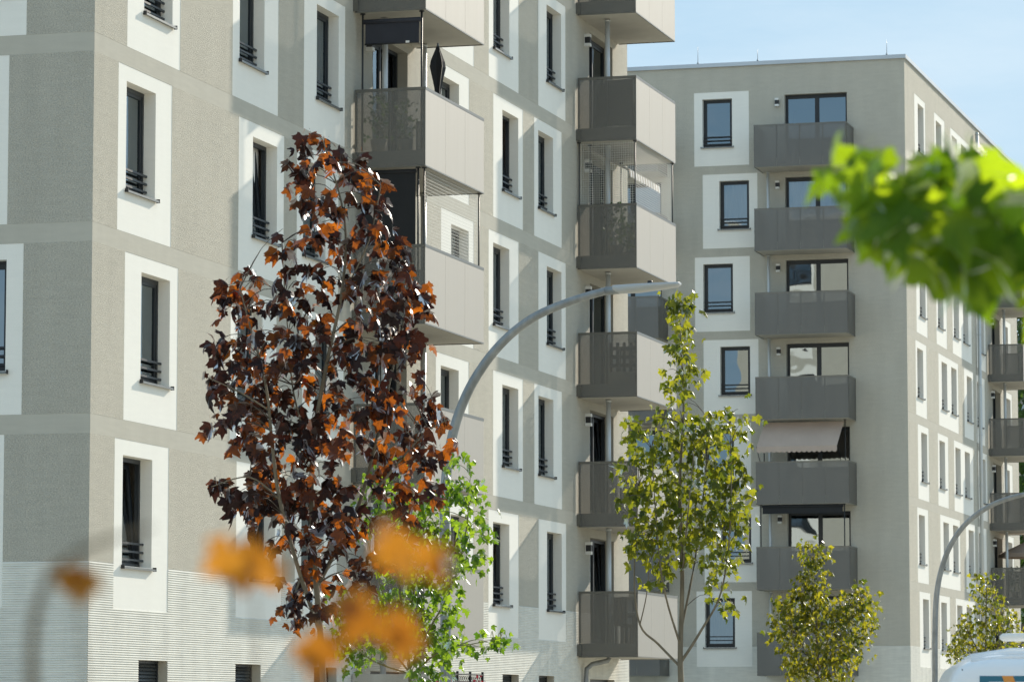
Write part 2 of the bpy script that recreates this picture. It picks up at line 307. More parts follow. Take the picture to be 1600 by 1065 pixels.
class Facade:
    """one side of a building. P(u, w, z): u along the side, w outward"""
    def __init__(s, parent, P, place, length, top=TOP, name='wall'):
        s.parent, s.P, s.place, s.len, s.top = parent, P, place, length, top
        s.patches = []; s.holes = []; s.name = name
    def add(s, k, p0, p1, opens, wm=WM, tilt=(), curtain=()):
        b = base(k); z0, z1 = b, b + 2.557
        s.patches.append((p0, p1, z0, z1))
        m = MB(); W = -0.004; P = s.P
        us = [p0]; o0, o1 = b + SILL0, b + SILL0 + WH
        def q(u0, u1, za, zb):
            if u1 - u0 > 1e-4 and zb - za > 1e-4: m.quad(P(u0, W, za), P(u1, W, za), P(u1, W, zb), P(u0, W, zb))
        q(p0, p1, z0, o0); q(p0, p1, o1, z1); cur = p0
        for (a, c) in opens:
            q(cur, a, o0, o1); cur = c
            D = -DEPTH - 0.03
            m.quad(P(a, W, o0), P(a, D, o0), P(a, D, o1), P(a, W, o1)); m.quad(P(c, W, o0), P(c, W, o1), P(c, D, o1), P(c, D, o0))
            m.quad(P(a, W, o1), P(a, D, o1), P(c, D, o1), P(c, W, o1)); m.quad(P(a, W, o0), P(c, W, o0), P(c, D, o0), P(a, D, o0))
        q(cur, p1, o0, o1)
        for u in (p0, p1): m.quad(P(u, W, z0), P(u, 0.001, z0), P(u, 0.001, z1), P(u, W, z1))
        m.obj('window_surround', M['smooth'], s.parent)
        for i, (a, c) in enumerate(opens):
            loc, rz = s.place(a, c, o0)
            window(s.parent, wm, loc, rz, tilt=i in tilt, curtain=i in curtain)
    def door(s, k, a, c, curtain=False, kind=0):
        b = base(k); z0, z1 = b + 0.03, b + 2.36; P = s.P; D = -DEPTH - 0.03
        s.holes.append((a, c, z0, z1))
        m = MB()
        m.quad(P(a, 0, z0), P(a, D, z0), P(a, D, z1), P(a, 0, z1)); m.quad(P(c, 0, z0), P(c, 0, z1), P(c, D, z1), P(c, D, z0))
        m.quad(P(a, 0, z1), P(a, D, z1), P(c, D, z1), P(c, 0, z1)); m.quad(P(a, 0, z0), P(c, 0, z0), P(c, D, z0), P(a, D, z0))
        m.obj('door_reveal', M['band'], s.parent)
        loc, rz = s.place(a, c, z0)
        key = (round(c - a, 3),)
        if key not in DOORS:
            wd, ht = c - a, z1 - z0; mid = wd * 0.5
            f = MB(); f.ring(0, wd, 0, ht, 0.07, DEPTH, DEPTH + 0.08); f.box(mid - 0.03, mid + 0.03, DEPTH, DEPTH + 0.08, 0.07, ht - 0.07)
            def leaf(x0, x1):
                l = MB(); l.ring(x0, x1, 0.055, ht - 0.055, 0.075, DEPTH + 0.012, DEPTH + 0.065); g = MB()
                y = DEPTH + 0.035; g.quad((x0 + .07, y, .12), (x1 - .07, y, .12), (x1 - .07, y, ht - .12), (x0 + .07, y, ht - .12)); return l.mesh('door_leaf', M['frame']), g.mesh('pane', M['glass'])
            r = MB(); e = 0.6; y0, y1, zb, zt = DEPTH + 0.1, 4.6, 0.0, ht + 0.18
            r.quad((-e, y1, zb), (wd + e, y1, zb), (wd + e, y1, zt), (-e, y1, zt)); r.quad((-e, y0, zb), (wd + e, y0, zb), (wd + e, y1, zb), (-e, y1, zb))
            r.quad((-e, y0, zt), (-e, y1, zt), (wd + e, y1, zt), (wd + e, y0, zt)); r.quad((-e, y0, zb), (-e, y1, zb), (-e, y1, zt), (-e, y0, zt))
            r.quad((wd + e, y0, zb), (wd + e, y0, zt), (wd + e, y1, zt), (wd + e, y1, zb))
            r.box(wd * 0.62, wd * 0.95, y1 - 0.06, y1 - 0.01, 0.0, 2.0, 1)
            cu = MB(); n = 60
            for q in range(n):
                xa, xb = 0.05 + (wd - .1) * q / n, 0.05 + (wd - .1) * (q + 1) / n; fa = lambda i: DEPTH + 0.2 + 0.03 * math.sin(i * 1.7) + 0.01 * math.sin(i * 0.61)
                cu.quad((xa, fa(q), 0.02), (xb, fa(q + 1), 0.02), (xb, fa(q + 1), ht - 0.03), (xa, fa(q), ht - 0.03), 0, True)
            DOORS[key] = (f.mesh('balcony_door', M['frame']), [leaf(0.01, mid + 0.01), leaf(mid - 0.01 + 0.02, wd - 0.01)], r.mesh('room', [M['room'], M['lampwhite']]), cu.mesh('curtain', M['curtain']))
        fm, lv, rm, cm = DOORS[key]
        o = put('balcony_door', fm, s.parent, loc, rz)
        for i, (lm, gm) in enumerate(lv):
            a_ = put('door_leaf', lm, o); b_ = put('pane', gm, o)
            if kind == 1 and i == 1: a_.rotation_euler = b_.rotation_euler = (-0.06, 0, 0)
        put('room', rm, o)
        if curtain: put('curtain', cm, o)
    def low_window(s, a, c, z0=1.25, z1=2.445):
        s.holes.append((a, c, z0, z1)); P = s.P; m = MB(); D = -0.19
        m.quad(P(a, 0, z0), P(a, D, z0), P(a, D, z1), P(a, 0, z1)); m.quad(P(c, 0, z0), P(c, 0, z1), P(c, D, z1), P(c, D, z0))
        m.quad(P(a, 0, z1), P(a, D, z1), P(c, D, z1), P(c, 0, z1)); m.quad(P(a, 0, z0), P(c, 0, z0), P(c, D, z0), P(a, D, z0))
        m.obj('window_reveal', M['band'], s.parent)
        loc, rz = s.place(a, c, z0)
        if 'low' not in DOORS:
            f = MB(); f.ring(0, c - a, 0, z1 - z0, 0.05, 0.15, 0.2); sh = MB(); n = 20; h = (z1 - z0 - 0.1) / n
            for q in range(n): sh.quad((0.05, 0.155, 0.05 + q * h), (c - a - 0.05, 0.155, 0.05 + q * h), (c - a - 0.05, 0.185, 0.05 + (q + 1) * h), (0.05, 0.185, 0.05 + (q + 1) * h))
            DOORS['low'] = (f.mesh('window', M['frame']), sh.mesh('roller_shutter', M['shutter']))
        o = put('window', DOORS['low'][0], s.parent, loc, rz); put('roller_shutter', DOORS['low'][1], o)
    def finish(s, bands=True, ribs=True):
        P = s.P; L = s.len
        zr = RIBTOP if ribs else 0.0
        bd = [(base(k) - 0.293, base(k)) for k in range(3, 9)] if bands else []
        rects = s.patches + s.holes
        def cells(zlo, zhi):
            us = sorted({0.0, L} | {u for r in rects if r[3] > zlo + 1e-6 and r[2] < zhi - 1e-6 for u in r[:2]})
            zs = sorted({zlo, zhi} | {z for r in rects for z in r[2:] if zlo < z < zhi})
            for za, zb in zip(zs[:-1], zs[1:]):
                run = None
                for u0, u1 in zip(us[:-1], us[1:]):
                    um, zm = (u0 + u1) / 2, (za + zb) / 2
                    hit = any(r[0] < um < r[1] and r[2] < zm < r[3] for r in rects)
                    if hit:
                        if run: yield run[0], run[1], za, zb
                        run = None
                    else: run = (run[0], u1) if run else (u0, u1)
                if run: yield run[0], run[1], za, zb
        m = MB(); lo = zr
        spans = []
        for b0, b1 in bd: spans.append((lo, b0)); lo = b1
        spans.append((lo, s.top))
        for z0, z1 in spans:
            for u0, u1, za, zb in cells(z0, z1): m.quad(P(u0, 0, za), P(u1, 0, za), P(u1, 0, zb), P(u0, 0, zb))
        m.obj(s.name, M['rough'], s.parent)
        for b0, b1 in bd:
            m = MB(); w_ = -0.002
            m.quad(P(0, w_, b0), P(L, w_, b0), P(L, w_, b1), P(0, w_, b1)); m.quad(P(0, w_, b0), P(0, 0.0, b0), P(L, 0.0, b0), P(L, w_, b0)); m.quad(P(0, w_, b1), P(L, w_, b1), P(L, 0.0, b1), P(0, 0.0, b1))
            m.obj('floor_band', M['band'], s.parent)
        if ribs:
            m = MB(); pitch = 0.0345; nr = int(RIBTOP / pitch); h = RIBTOP / nr
            for i in range(nr):
                za = i * h; zm = (i + 0.5) * h
                cuts = sorted([(r[0], r[1]) for r in rects if r[2] < zm < r[3]]); cur = 0.0; fr = []
                for a, c in cuts:
                    if a > cur: fr.append((cur, a))
                    cur = max(cur, c)
                if cur < L: fr.append((cur, L))
                for u0, u1 in fr:
                    m.quad(P(u0, -0.006, za), P(u1, -0.006, za), P(u1, 0.008, za + 0.2 * h), P(u0, 0.008, za + 0.2 * h))
                    m.quad(P(u0, 0.008, za + 0.2 * h), P(u1, 0.008, za + 0.2 * h), P(u1, -0.006, za + h), P(u0, -0.006, za + h))
            m.obj('ribbed_cladding', M['rib'], s.parent, kind='stuff')
DOORS = {}
M['shutter'] = simple('shutter_slats', (0.06, 0.065, 0.065), 0.4, 0.3)

def balcony(parent, P, place, k, a, c, depth, nsplit=1, splitside=2):
    """projecting balcony: concrete slab, perforated sheets on a light frame"""
    b = base(k); z0, z1 = b - 0.318, b + 1.115
    key = ('bal', round(c - a, 3), depth, nsplit, splitside)
    wd = c - a; h = z1 - z0
    if key not in DOORS:
        sl = MB(); sl.box(0.02, wd - 0.02, -depth + 0.03, 0.0, 0.012, 0.30); 
        sl.box(0.10, wd - 0.10, -depth + 0.10, -0.05, 0.012 - 0.004, 0.0115)
        nb = nsplit + 1 if nsplit > 1 else 3; bw = wd / nb; front = MB(); front.box(0.003, bw - 0.003, -depth, -depth + 0.006, 0, h)
        side = MB(); side.box(0, 0.006, -depth + 0.0065, -0.03, 0, h)
        fr = MB(); t = 0.04
        for x in (0.007, wd - 0.007 - t):
            fr.box(x, x + t, -depth + 0.007, -depth + 0.007 + t, 0.31, h - 0.045); fr.box(x, x + t, -0.075, -0.035, 0.31, h - 0.045)
        fr.box(-0.004, wd + 0.004, -depth - 0.004, -depth + 0.047, h - 0.0445, h + 0.006)
        fr.box(-0.004, 0.047, -depth + 0.0475, -0.03, h - 0.0445, h + 0.006); fr.box(wd - 0.047, wd + 0.004, -depth + 0.0475, -0.03, h - 0.0445, h + 0.006)
        for q in range(1, nsplit + 1):
            x = wd * q / (nsplit + 1); fr.box(x - 0.018, x + 0.018, -depth + 0.007, -depth + 0.045, 0.31, h - 0.045)
        for q in range(1, splitside):
            y = -depth * q / splitside
            for x in (0.007, wd - 0.047): fr.box(x, x + t, y - 0.02, y + 0.02, 0.31, h - 0.045)
        fr.box(-0.003, wd + 0.003, -depth - 0.003, -depth + 0.012, -0.004, 0.018); fr.box(-0.003, 0.012, -depth + 0.0125, -0.03, -0.004, 0.018); fr.box(wd - 0.012, wd + 0.003, -depth + 0.0125, -0.03, -0.004, 0.018)
        br = MB(); br.box(-0.035, -0.006, -0.09, 0.0, 0.03, 0.27); 
        DOORS[key] = (sl.mesh('balcony', M['slab']), front.mesh('front_sheet', M['perfb'] if nsplit > 1 else M['perfsunlit']), side.mesh('side_sheet', M['perf']), fr.mesh('railing_frame', M['railframe']), br.mesh('bracket', M['railframe']))
    sm, fm, dm, rm, bm = DOORS[key]
    loc, rz = place(a, c, z0)
    o = put('balcony', sm, parent, loc, rz)
    nb = nsplit + 1 if nsplit > 1 else 3
    for q in range(nb): put('front_sheet', fm, o, (wd * q / nb, 0, 0))
    put('side_sheet', dm, o); put('side_sheet', dm, o, (wd - 0.006, 0, 0)); put('railing_frame', rm, o); put('bracket', bm, o)
    return o

def box_part(parent, name, P0, sz, m):
    b = MB(); b.box(P0[0], P0[0] + sz[0], P0[1], P0[1] + sz[1], P0[2], P0[2] + sz[2]); return b.obj(name, m, parent)
def wall_lamp(parent, loc, rz):
    if 'lamp' not in DOORS:
        a = MB(); a.box(-0.07, 0.07, -0.012, 0.0, -0.14, 0.14); a.box(-0.065, 0.065, -0.13, -0.012, -0.07, 0.07, 1); a.box(-0.068, 0.068, -0.135, -0.0125, 0.0705, 0.139, 0); a.box(-0.068, 0.068, -0.135, -0.0125, -0.139, -0.0705, 0)
        DOORS['lamp'] = a.mesh('wall_lamp', [M['lampwhite'], M['dark']])
    put('wall_lamp', DOORS['lamp'], parent, loc, rz)

# local frames: right side (u = x, out = -y), front (u = y, out = -x), far end (u = y, out = +x)
PR = lambda u, w_, z: (u, -w_, z)
def placeR(a, c, z): return (a, 0, z), 0.0
PF = lambda u, w_, z: (-w_, u, z)
def placeF(a, c, z): return (0, c, z), -math.pi / 2
def PEnd(Lx): return lambda u, w_, z: (Lx + w_, u, z)
def placeEnd(Lx): return lambda a, c, z: ((Lx, a, z), math.pi / 2)
def shell(parent, Lx, Ly, top=TOP):
    """the sides the street never sees, the roof and its zinc coping"""
    m = MB(); m.quad((0, Ly, 0), (Lx, Ly, 0), (Lx, Ly, top), (0, Ly, top)); m.obj('wall', M['rough'], parent)
    m = MB(); m.quad((0.3, 0.3, top - 0.25), (Lx - 0.3, 0.3, top - 0.25), (Lx - 0.3, Ly - 0.3, top - 0.25), (0.3, Ly - 0.3, top - 0.25))
    for a, b_ in (((0.3, 0.3), (Lx - .3, .3)), ((Lx - .3, .3), (Lx - .3, Ly - .3)), ((Lx - .3, Ly - .3), (.3, Ly - .3)), ((.3, Ly - .3), (.3, .3))):
        m.quad((*a, top - .25), (*b_, top - .25), (*b_, top + .02), (*a, top + .02))
    m.obj('roof', M['slab'], parent)
    def cop(x0, x1, y0, y1):
        b = MB(); b.box(x0, x1, y0, y1, top - 0.01, top + 0.125); return b.obj('coping', M['coping'], parent)
    cop(-0.06, Lx + 0.06, -0.06, 0.34); cop(-0.06, Lx + 0.06, Ly - 0.34, Ly + 0.06); cop(-0.06, 0.34, 0.3405, Ly - 0.3405); cop(Lx - 0.34, Lx + 0.06, 0.3405, Ly - 0.3405)

# ------------------------------------------------------------------ near apartment building (A)
A = empty('apartment_building', A0, RZ)
tag(A, 'grey apartment block with rough plaster beside the crimson maple, its corner and sunlit side showing', 'building', 'grey apartment blocks along the street')
LA = 33.0
fa = Facade(A, PR, placeR, LA)
cols = [(0.98, 1), (5.995, 0), (9.28, 1), (17.555, 0), (21.24, 1), (24.74, 0)]
_wr = random.Random(4)
TILT = {(2, 0), (4, 1), (2, 4), (5, 4), (2, 1)}; CURT = {(3, 3), (6, 0)}
for k in range(2, 9):
    for i, (c, oddright) in enumerate(cols):
        right = (k % 2 == 1) == bool(oddright)
        p0 = c + (0.335 if right else 0.0); o0 = c + (1.035 if right else 0.345)
        fa.add(k, p0, p0 + 2.265, [(o0, o0 + WW)], tilt=(0,) if (k, i) in TILT else (), curtain=(0,) if (k, i) in CURT or _wr.random() < 0.22 else ())
    fa.door(k, 13.51, 15.67, kind=k % 2, curtain=k == 4); fa.door(k, 29.43, 31.59, kind=1 if k in (2, 3) else 0)
    balcony(A, PR, placeR, k, 12.37, 16.15, 1.37); balcony(A, PR, placeR, k, 28.29, 32.08, 1.37)
    wall_lamp(A, (29.06, 0, base(k) + 2.1), 0); wall_lamp(A, (13.15, 0, base(k) + 2.1), 0)
for c in (2.035, 6.34, 10.33, 17.9, 22.275, 25.085): fa.low_window(c, c + WW)
fa.holes.append((13.5, 15.7, 0.05, 2.4)); fa.holes.append((29.4, 31.6, 0.05, 2.4))
for a in (13.5, 29.4):
    m = MB(); m.ring(a, a + 2.2, 0.05, 2.4, 0.08, 0.15, 0.22); m.box(a + 1.07, a + 1.13, 0.15, 0.22, 0.13, 2.32); o = m.obj('terrace_door', M['frame'], A)
    m = MB(); m.quad((a + .08, 0.2, .13), (a + 2.12, 0.2, .13), (a + 2.12, 0.2, 2.32), (a + .08, 0.2, 2.32)); m.obj('pane', M['shutter'], o)
    m = MB(); D = 0.22; b = a + 2.2
    m.quad((a, 0, .05), (a, D, .05), (a, D, 2.4), (a, 0, 2.4)); m.quad((b, 0, .05), (b, D, .05), (b, D, 2.4), (b, 0, 2.4)); m.quad((a, 0, 2.4), (a, D, 2.4), (b, D, 2.4), (b, 0, 2.4)); m.obj('door_reveal', M['band'], A)
fa.finish()
LFA = 15.0
ff = Facade(A, PF, placeF, LFA)
for k in range(2, 9):
    if k % 2: ff.add(k, 1.095, 3.36, [(1.367, 1.367 + WW)]); ff.add(k, 8.0, 10.27, [(8.7, 8.7 + WW)])
    else: ff.add(k, 1.365, 3.63, [(2.06, 2.06 + WW)]); ff.add(k, 8.3, 10.57, [(8.65, 8.65 + WW)])
ff.finish()
fe = Facade(A, PEnd(LA), placeEnd(LA), LFA)
for k in range(2, 9):
    s_ = 0.335 if k % 2 else 0.0
    fe.add(k, 1.3 + s_, 3.57 + s_, [(1.65 + 2 * s_, 1.65 + 2 * s_ + WW)]); fe.add(k, 6.3 + s_, 8.57 + s_, [(6.65 + 2 * s_, 6.65 + 2 * s_ + WW)], curtain=(0,) if k == 5 else ())
    fe.add(k, 11.0 + s_, 13.27 + s_, [(11.35 + 2 * s_, 11.35 + 2 * s_ + WW)])
fe.finish()
shell(A, LA, LFA)
def pipe(parent, x, y, z0, z1, r=0.055):
    m = MB(); m.tube([(x, y, z0), (x, y, z1)], r, 10)
    for z in np.arange(z0 + 0.6, z1, 1.9): m.tube([(x, y, z), (x, y, z + 0.04)], r + 0.012, 10)
    return m.obj('downpipe', M['pipelight'], parent)
for k in range(2, 8):
    pipe(A, 28.95, -0.55, base(k) - 0.02, base(k + 1) - 0.32); pipe(A, 13.0, -0.40, base(k) - 0.02, base(k + 1) - 0.32); pipe(A, 15.75, -0.30, base(k) - 0.02, base(k + 1) - 0.32)
m = MB(); m.tube([(28.95, -0.55, 2.87), (28.95, -0.52, 2.80), (28.8, -0.2, 2.72), (28.72, -0.1, 2.62), (28.7, -0.09, 2.4), (28.7, -0.09, 0.0)], 0.055, 10); m.obj('downpipe', M['galv'], A)
pipe(A, 13.0, -0.4, 0, 2.86); pipe(A, 15.75, -0.3, 0, 2.86)

# ------------------------------------------------------------------ far apartment building (B)
B = empty('apartment_building', B0, RZ)
tag(B, 'grey apartment block with zinc-edged flat roof and dark balconies on its shaded front', 'building', 'grey apartment blocks along the street')
LB, LFB = 26.5, 20.0
fb = Facade(B, PR, placeR, LB)
for k in range(2, 9):
    if k % 2 == 0:
        fb.add(k, 1.975, 4.24, [(2.71, 2.71 + WW)]); fb.add(k, 6.2, 8.5, [(6.58, 6.58 + WW)]); fb.add(k, 9.83, 14.35, [(10.16, 10.16 + WW), (12.37, 12.37 + WW)])
        fb.add(k, 15.62, 17.85, [(16.27, 16.27 + WW)]); fb.add(k, 22.25, 24.7, [(22.7, 22.7 + WW)])
    else:
        fb.add(k, 1.69, 3.955, [(2.05, 2.05 + WW)]); fb.add(k, 6.54, 11.0, [(7.25, 7.25 + WW), (9.42, 9.42 + WW)]); fb.add(k, 12.4, 14.6, [(13.07, 13.07 + WW)])
        fb.add(k, 15.3, 17.45, [(15.62, 15.62 + WW)]); fb.add(k, 22.5, 24.77, [(23.2, 23.2 + WW)])
    fb.door(k, 19.49, 21.65); balcony(B, PR, placeR, k, 18.35, 22.13, 1.37); wall_lamp(B, (19.1, 0, base(k) + 2.1), 0)
fb.finish()
pipe(B, 15.5, -0.12, 0, 23.5, 0.07)
for k in range(2, 8): pipe(B, 19.0, -0.55, base(k) - 0.02, base(k + 1) - 0.32)
fbf = Facade(B, PF, placeF, LFB)
for k in range(2, 9):
    if k % 2 == 0: fbf.add(k, 5.39, 7.31, [(5.98, 7.02)], wm=WMB, curtain=(0,) if k == 2 else ())
    else: fbf.add(k, 5.108, 7.02, [(5.4, 6.44)], wm=WMB, curtain=(0,) if k == 7 else ())
    for off, cu in ((0.0, k == 7), (6.5, False)):
        fbf.door(k, 1.983 + off, 4.143 + off, curtain=cu, kind=0)
        balcony(B, PF, placeF, k, 1.754 + off, 4.915 + off, 1.46, nsplit=3, splitside=1)
        wall_lamp(B, (0, 4.39 + off, base(k) + 2.10), -math.pi / 2)
        if k < 8: pipe(B, -0.32, 4.67 + off, base(k) - 0.02, base(k + 1) - 0.32, 0.05)
    fbf.add(k, 13.4, 15.3, [(13.9, 14.94)], wm=WMB)
fbf.finish(bands=False)
fbe = Facade(B, PEnd(LB), placeEnd(LB), LFB); fbe.finish(bands=False)
shell(B, LB, LFB)
for u, h in ((0.62, 0.52), (5.1, 0.42), (7.2, 0.62)):
    m = MB(); m.tube([(0.15, u, TOP + 0.12), (0.15, u, TOP + 0.14 + h)], [0.012, 0.006], 5); m.tube([(0.15, u, TOP + 0.12), (0.15, u, TOP + 0.2)], 0.035, 6); m.obj('lightning_rod', M['galv'], B)

# ------------------------------------------------------------------ added unseen block behind the camera: throws sunlight back and shows in the panes
C_ = empty('apartment_building', (-34.0, -38.0, 0), 0.12)
tag(C_, 'added unseen cream plastered block with plain dark windows, throwing sunlight back on shaded walls', 'building')
m = MB(); m.box(0, 72, -12, 0, 0, 19.5); m.obj('wall', M['cream'], C_)
m = MB(); m.box(-0.3, 72.3, -12.3, 0.3, 19.5, 19.8); m.obj('roof', M['coping'], C_)
wm_ = MB(); wm_.box(0, 1.3, 0.002, 0.03, 0, 1.6); wm_ = wm_.mesh('window', M['frame'])
for k in range(6):
    for q in range(20): put('window', wm_, C_, (1.6 + q * 3.5, 0, 1.2 + k * 3.1))

# ------------------------------------------------------------------ things on and under the balconies
def loc2w(o, p): return Matrix.Translation(o.location) @ Matrix.Rotation(RZ, 4, 'Z') @ Vector(p)
def on_building(bld, name, p, label, cat, group=None):
    return tag(empty(name, loc2w(bld, p), RZ), label, cat, group)
def clamp_poles(t, pts, z0, z1, r=0.018):
    for x, y in pts:
        m = MB(); m.tube([(x, y, z0), (x, y, z1)], r, 8); m.tube([(x, y, z1 - 0.02), (x, y, z1)], 0.05, 8); m.obj('clamp_pole', M['dark'], t)
def net(t, P0, ud, wd, ht, pitch=0.055, th=0.007):
    """cords in both directions, slightly slack"""
    m = MB(); ud = Vector(ud); p0 = Vector(P0); nu = int(wd / pitch); nz_ = int(ht / pitch); rnd = random.Random(3)
    for i in range(nu + 1):
        a = p0 + ud * (wd * i / nu); j = rnd.uniform(-.01, .01)
        m.quad(a - ud * th / 2, a + ud * th / 2, a + ud * (th / 2 + j) + Vector((0, 0, ht)), a + ud * (j - th / 2) + Vector((0, 0, ht)))
    for i in range(nz_ + 1):
        z = ht * i / nz_; sag = 0.012 * math.sin(math.pi * i / nz_)
        for q in range(6):
            f0, f1 = q / 6, (q + 1) / 6; s0 = -sag * math.sin(math.pi * f0); s1 = -sag * math.sin(math.pi * f1)
            a = p0 + ud * (wd * f0) + Vector((0, 0, z + s0)); b = p0 + ud * (wd * f1) + Vector((0, 0, z + s1)); h = Vector((0, 0, th))
            m.quad(a, b, b + h, a + h)
    return m.obj('mesh_net', M['net'], t, kind='stuff')

b5, b4, b6, b2, b3 = base(5), base(4), base(6), base(2), base(3)
# rolled-down navy blind under the sixth-floor slab
t = on_building(A, 'roller_blind', (12.45, -0.7, b5), 'half-lowered navy roller blind between two poles above the balcony with the folded parasol', 'blind', 'balcony blinds')
m = MB(); m.box(0.0, 0.012, -0.52, 0.50, 1.97, 2.33); m.obj('cloth', M['navy'], t)
m = MB(); m.tube([(0.005, -0.54, 2.37), (0.005, 0.53, 2.37)], 0.045, 12); m.obj('roller', M['navy'], t)
m = MB(); m.tube([(0.005, -0.53, 1.955), (0.005, 0.51, 1.955)], 0.016, 8); m.obj('bottom_bar', M['dark'], t)
m = MB(); m.box(-0.012, -0.002, -0.34, -0.27, 1.95, 1.99); m.obj('care_label', M['lampwhite'], t)
clamp_poles(t, [(0.0, -0.57), (0.0, 0.55)], 0.0, 2.525)
# the black blind, all the way down
t = on_building(A, 'roller_blind', (12.45, -0.7, b4), 'fully lowered black roller blind closing the side of a balcony behind the crimson maple', 'blind', 'balcony blinds')
m = MB(); m.box(0.0, 0.012, -0.46, 0.50, 0.35, 2.45); m.obj('cloth', M['black'], t)
m = MB(); m.tube([(0.005, -0.47, 2.46), (0.005, 0.52, 2.46)], 0.04, 12); m.obj('roller', M['black'], t)
clamp_poles(t, [(0.0, -0.51), (0.0, 0.55)], 0.0, 2.525)
t = on_building(A, 'balcony_net', (12.5, -1.30, b4), 'fine pale cat net stretched above the balcony front beside the black blind', 'net', 'balcony nets')
net(t, (0.0, 0.0, 1.12), (1, 0, 0), 3.5, 1.40, 0.06)
clamp_poles(t, [(0.0, -0.01), (3.52, -0.01)], 0.0, 2.525, 0.014)
# folded parasol
t = on_building(A, 'parasol', (13.95, -1.12, b5), 'folded black green parasol leaning over the balcony parapet under the navy blind', 'parasol')
m = MB(); n = 8; prof = [(0.02, 0.055), (0.35, 0.07), (0.75, 0.17), (0.86, 0.15), (1.12, 0.035), (1.16, 0.02)]
rows = []
for z, r in prof:
    i = len(m.v); rows.append(i)
    for j in range(n):
        rr = r * (1.0 if j % 2 else 0.55); q = 2 * math.pi * j / n; m.v.append((rr * math.cos(q), rr * math.sin(q), z + 1.0))
for a_, b_ in zip(rows[:-1], rows[1:]):
    for j in range(n): m.f.append((a_ + j, a_ + (j + 1) % n, b_ + (j + 1) % n, b_ + j)); m.m.append(0); m.sm.append(False)
m.obj('canopy', M['black'], t)
m = MB(); m.tube([(0, 0, 0.0), (0, 0, 2.2)], 0.019, 8); m.obj('pole', M['galv'], t)
m = MB(); m.tube([(0, 0, 0.0), (0, 0, 0.06)], 0.2, 14); m.obj('foot', M['slab'], t)
# netted balcony with its own little awning
t = on_building(A, 'balcony_net', (28.32, -0.05, b5), 'grey bird net round two sides of a balcony with potted shrubs', 'net', 'balcony nets')
net(t, (0.02, 0.0, 1.12), (0, -1, 0), 1.27, 1.40, 0.05, 0.007); net(t, (0.02, -1.27, 1.12), (1, 0, 0), 3.6, 1.40, 0.05, 0.009)
clamp_poles(t, [(0.02, 0.0), (0.02, -1.28), (3.6, -1.28)], 0.0, 2.525, 0.014)
t = on_building(A, 'awning', (28.7, -0.1, b5), 'small striped clamp awning behind the grey bird net', 'awning', 'clamp awnings')
m = MB(); n = 24
for i in range(n):
    x0, x1 = 2.9 * i / n, 2.9 * (i + 1) / n
    m.quad((x0, -0.05, 2.45), (x1, -0.05, 2.45), (x1, -1.0, 1.95), (x0, -1.0, 1.95), i % 2); m.quad((x0, -1.0, 1.95), (x1, -1.0, 1.95), (x1, -1.02, 1.80 if i % 2 else 1.77), (x0, -1.02, 1.80 if i % 2 == 0 else 1.77), i % 2)
m.obj('cloth', [M['beige'], M['lampwhite']], t)
clamp_poles(t, [(0.02, -0.1), (2.88, -0.1)], 0.0, 2.525, 0.014)
# dark privacy cloth behind a side sheet
t = on_building(A, 'privacy_screen', (28.36, -0.85, b6), 'dark canvas privacy screen tied inside a balcony side, cut off at one corner', 'screen')
m = MB(); m.poly([(0, 0.42, 0.02), (0, -0.42, 0.02), (0, -0.42, 1.06), (0, 0.18, 1.04), (0, 0.40, 0.78)]); o = m.obj('cloth', M['railframe'], t)
clamp_poles(t, [(0.02, -0.43)], 0.0, 1.08, 0.012)
# garden chairs, tables and pots seen through the perforated sheets
def chair(bld, p, rz, label, grp):
    t = tag(empty('garden_chair', loc2w(bld, p), RZ + rz), label, 'chair', grp)
    m = MB(); m.box(-0.24, 0.24, -0.24, 0.24, 0.40, 0.44); m.obj('seat', M['dark'], t)
    m = MB()
    for i in range(5): m.box(-0.22 + i * 0.1, -0.16 + i * 0.1, 0.22 + 0.0, 0.25, 0.44, 0.98)
    m.box(-0.24, 0.24, 0.215, 0.255, 0.98, 1.03); m.obj('backrest', M['dark'], t)
    for x in (-0.22, 0.19):
        for y in (-0.22, 0.2):
            m = MB(); m.box(x, x + 0.03, y, y + 0.03, 0.0, 0.40); m.obj('leg', M['dark'], t)
        m = MB(); m.box(x, x + 0.03, -0.24, 0.22, 0.62, 0.65); m.obj('armrest', M['dark'], t)
def table(bld, p, label, grp):
    t = tag(empty('balcony_table', loc2w(bld, p), RZ), label, 'table', grp)
    m = MB(); m.tube([(0, 0, 0.70), (0, 0, 0.73)], 0.34, 20); m.obj('table_top', M['lampwhite'], t)
    m = MB(); m.tube([(0, 0, 0.02), (0, 0, 0.70)], 0.03, 8); m.tube([(0, 0, 0.0), (0, 0, 0.02)], 0.22, 16); m.obj('pedestal', M['dark'], t)

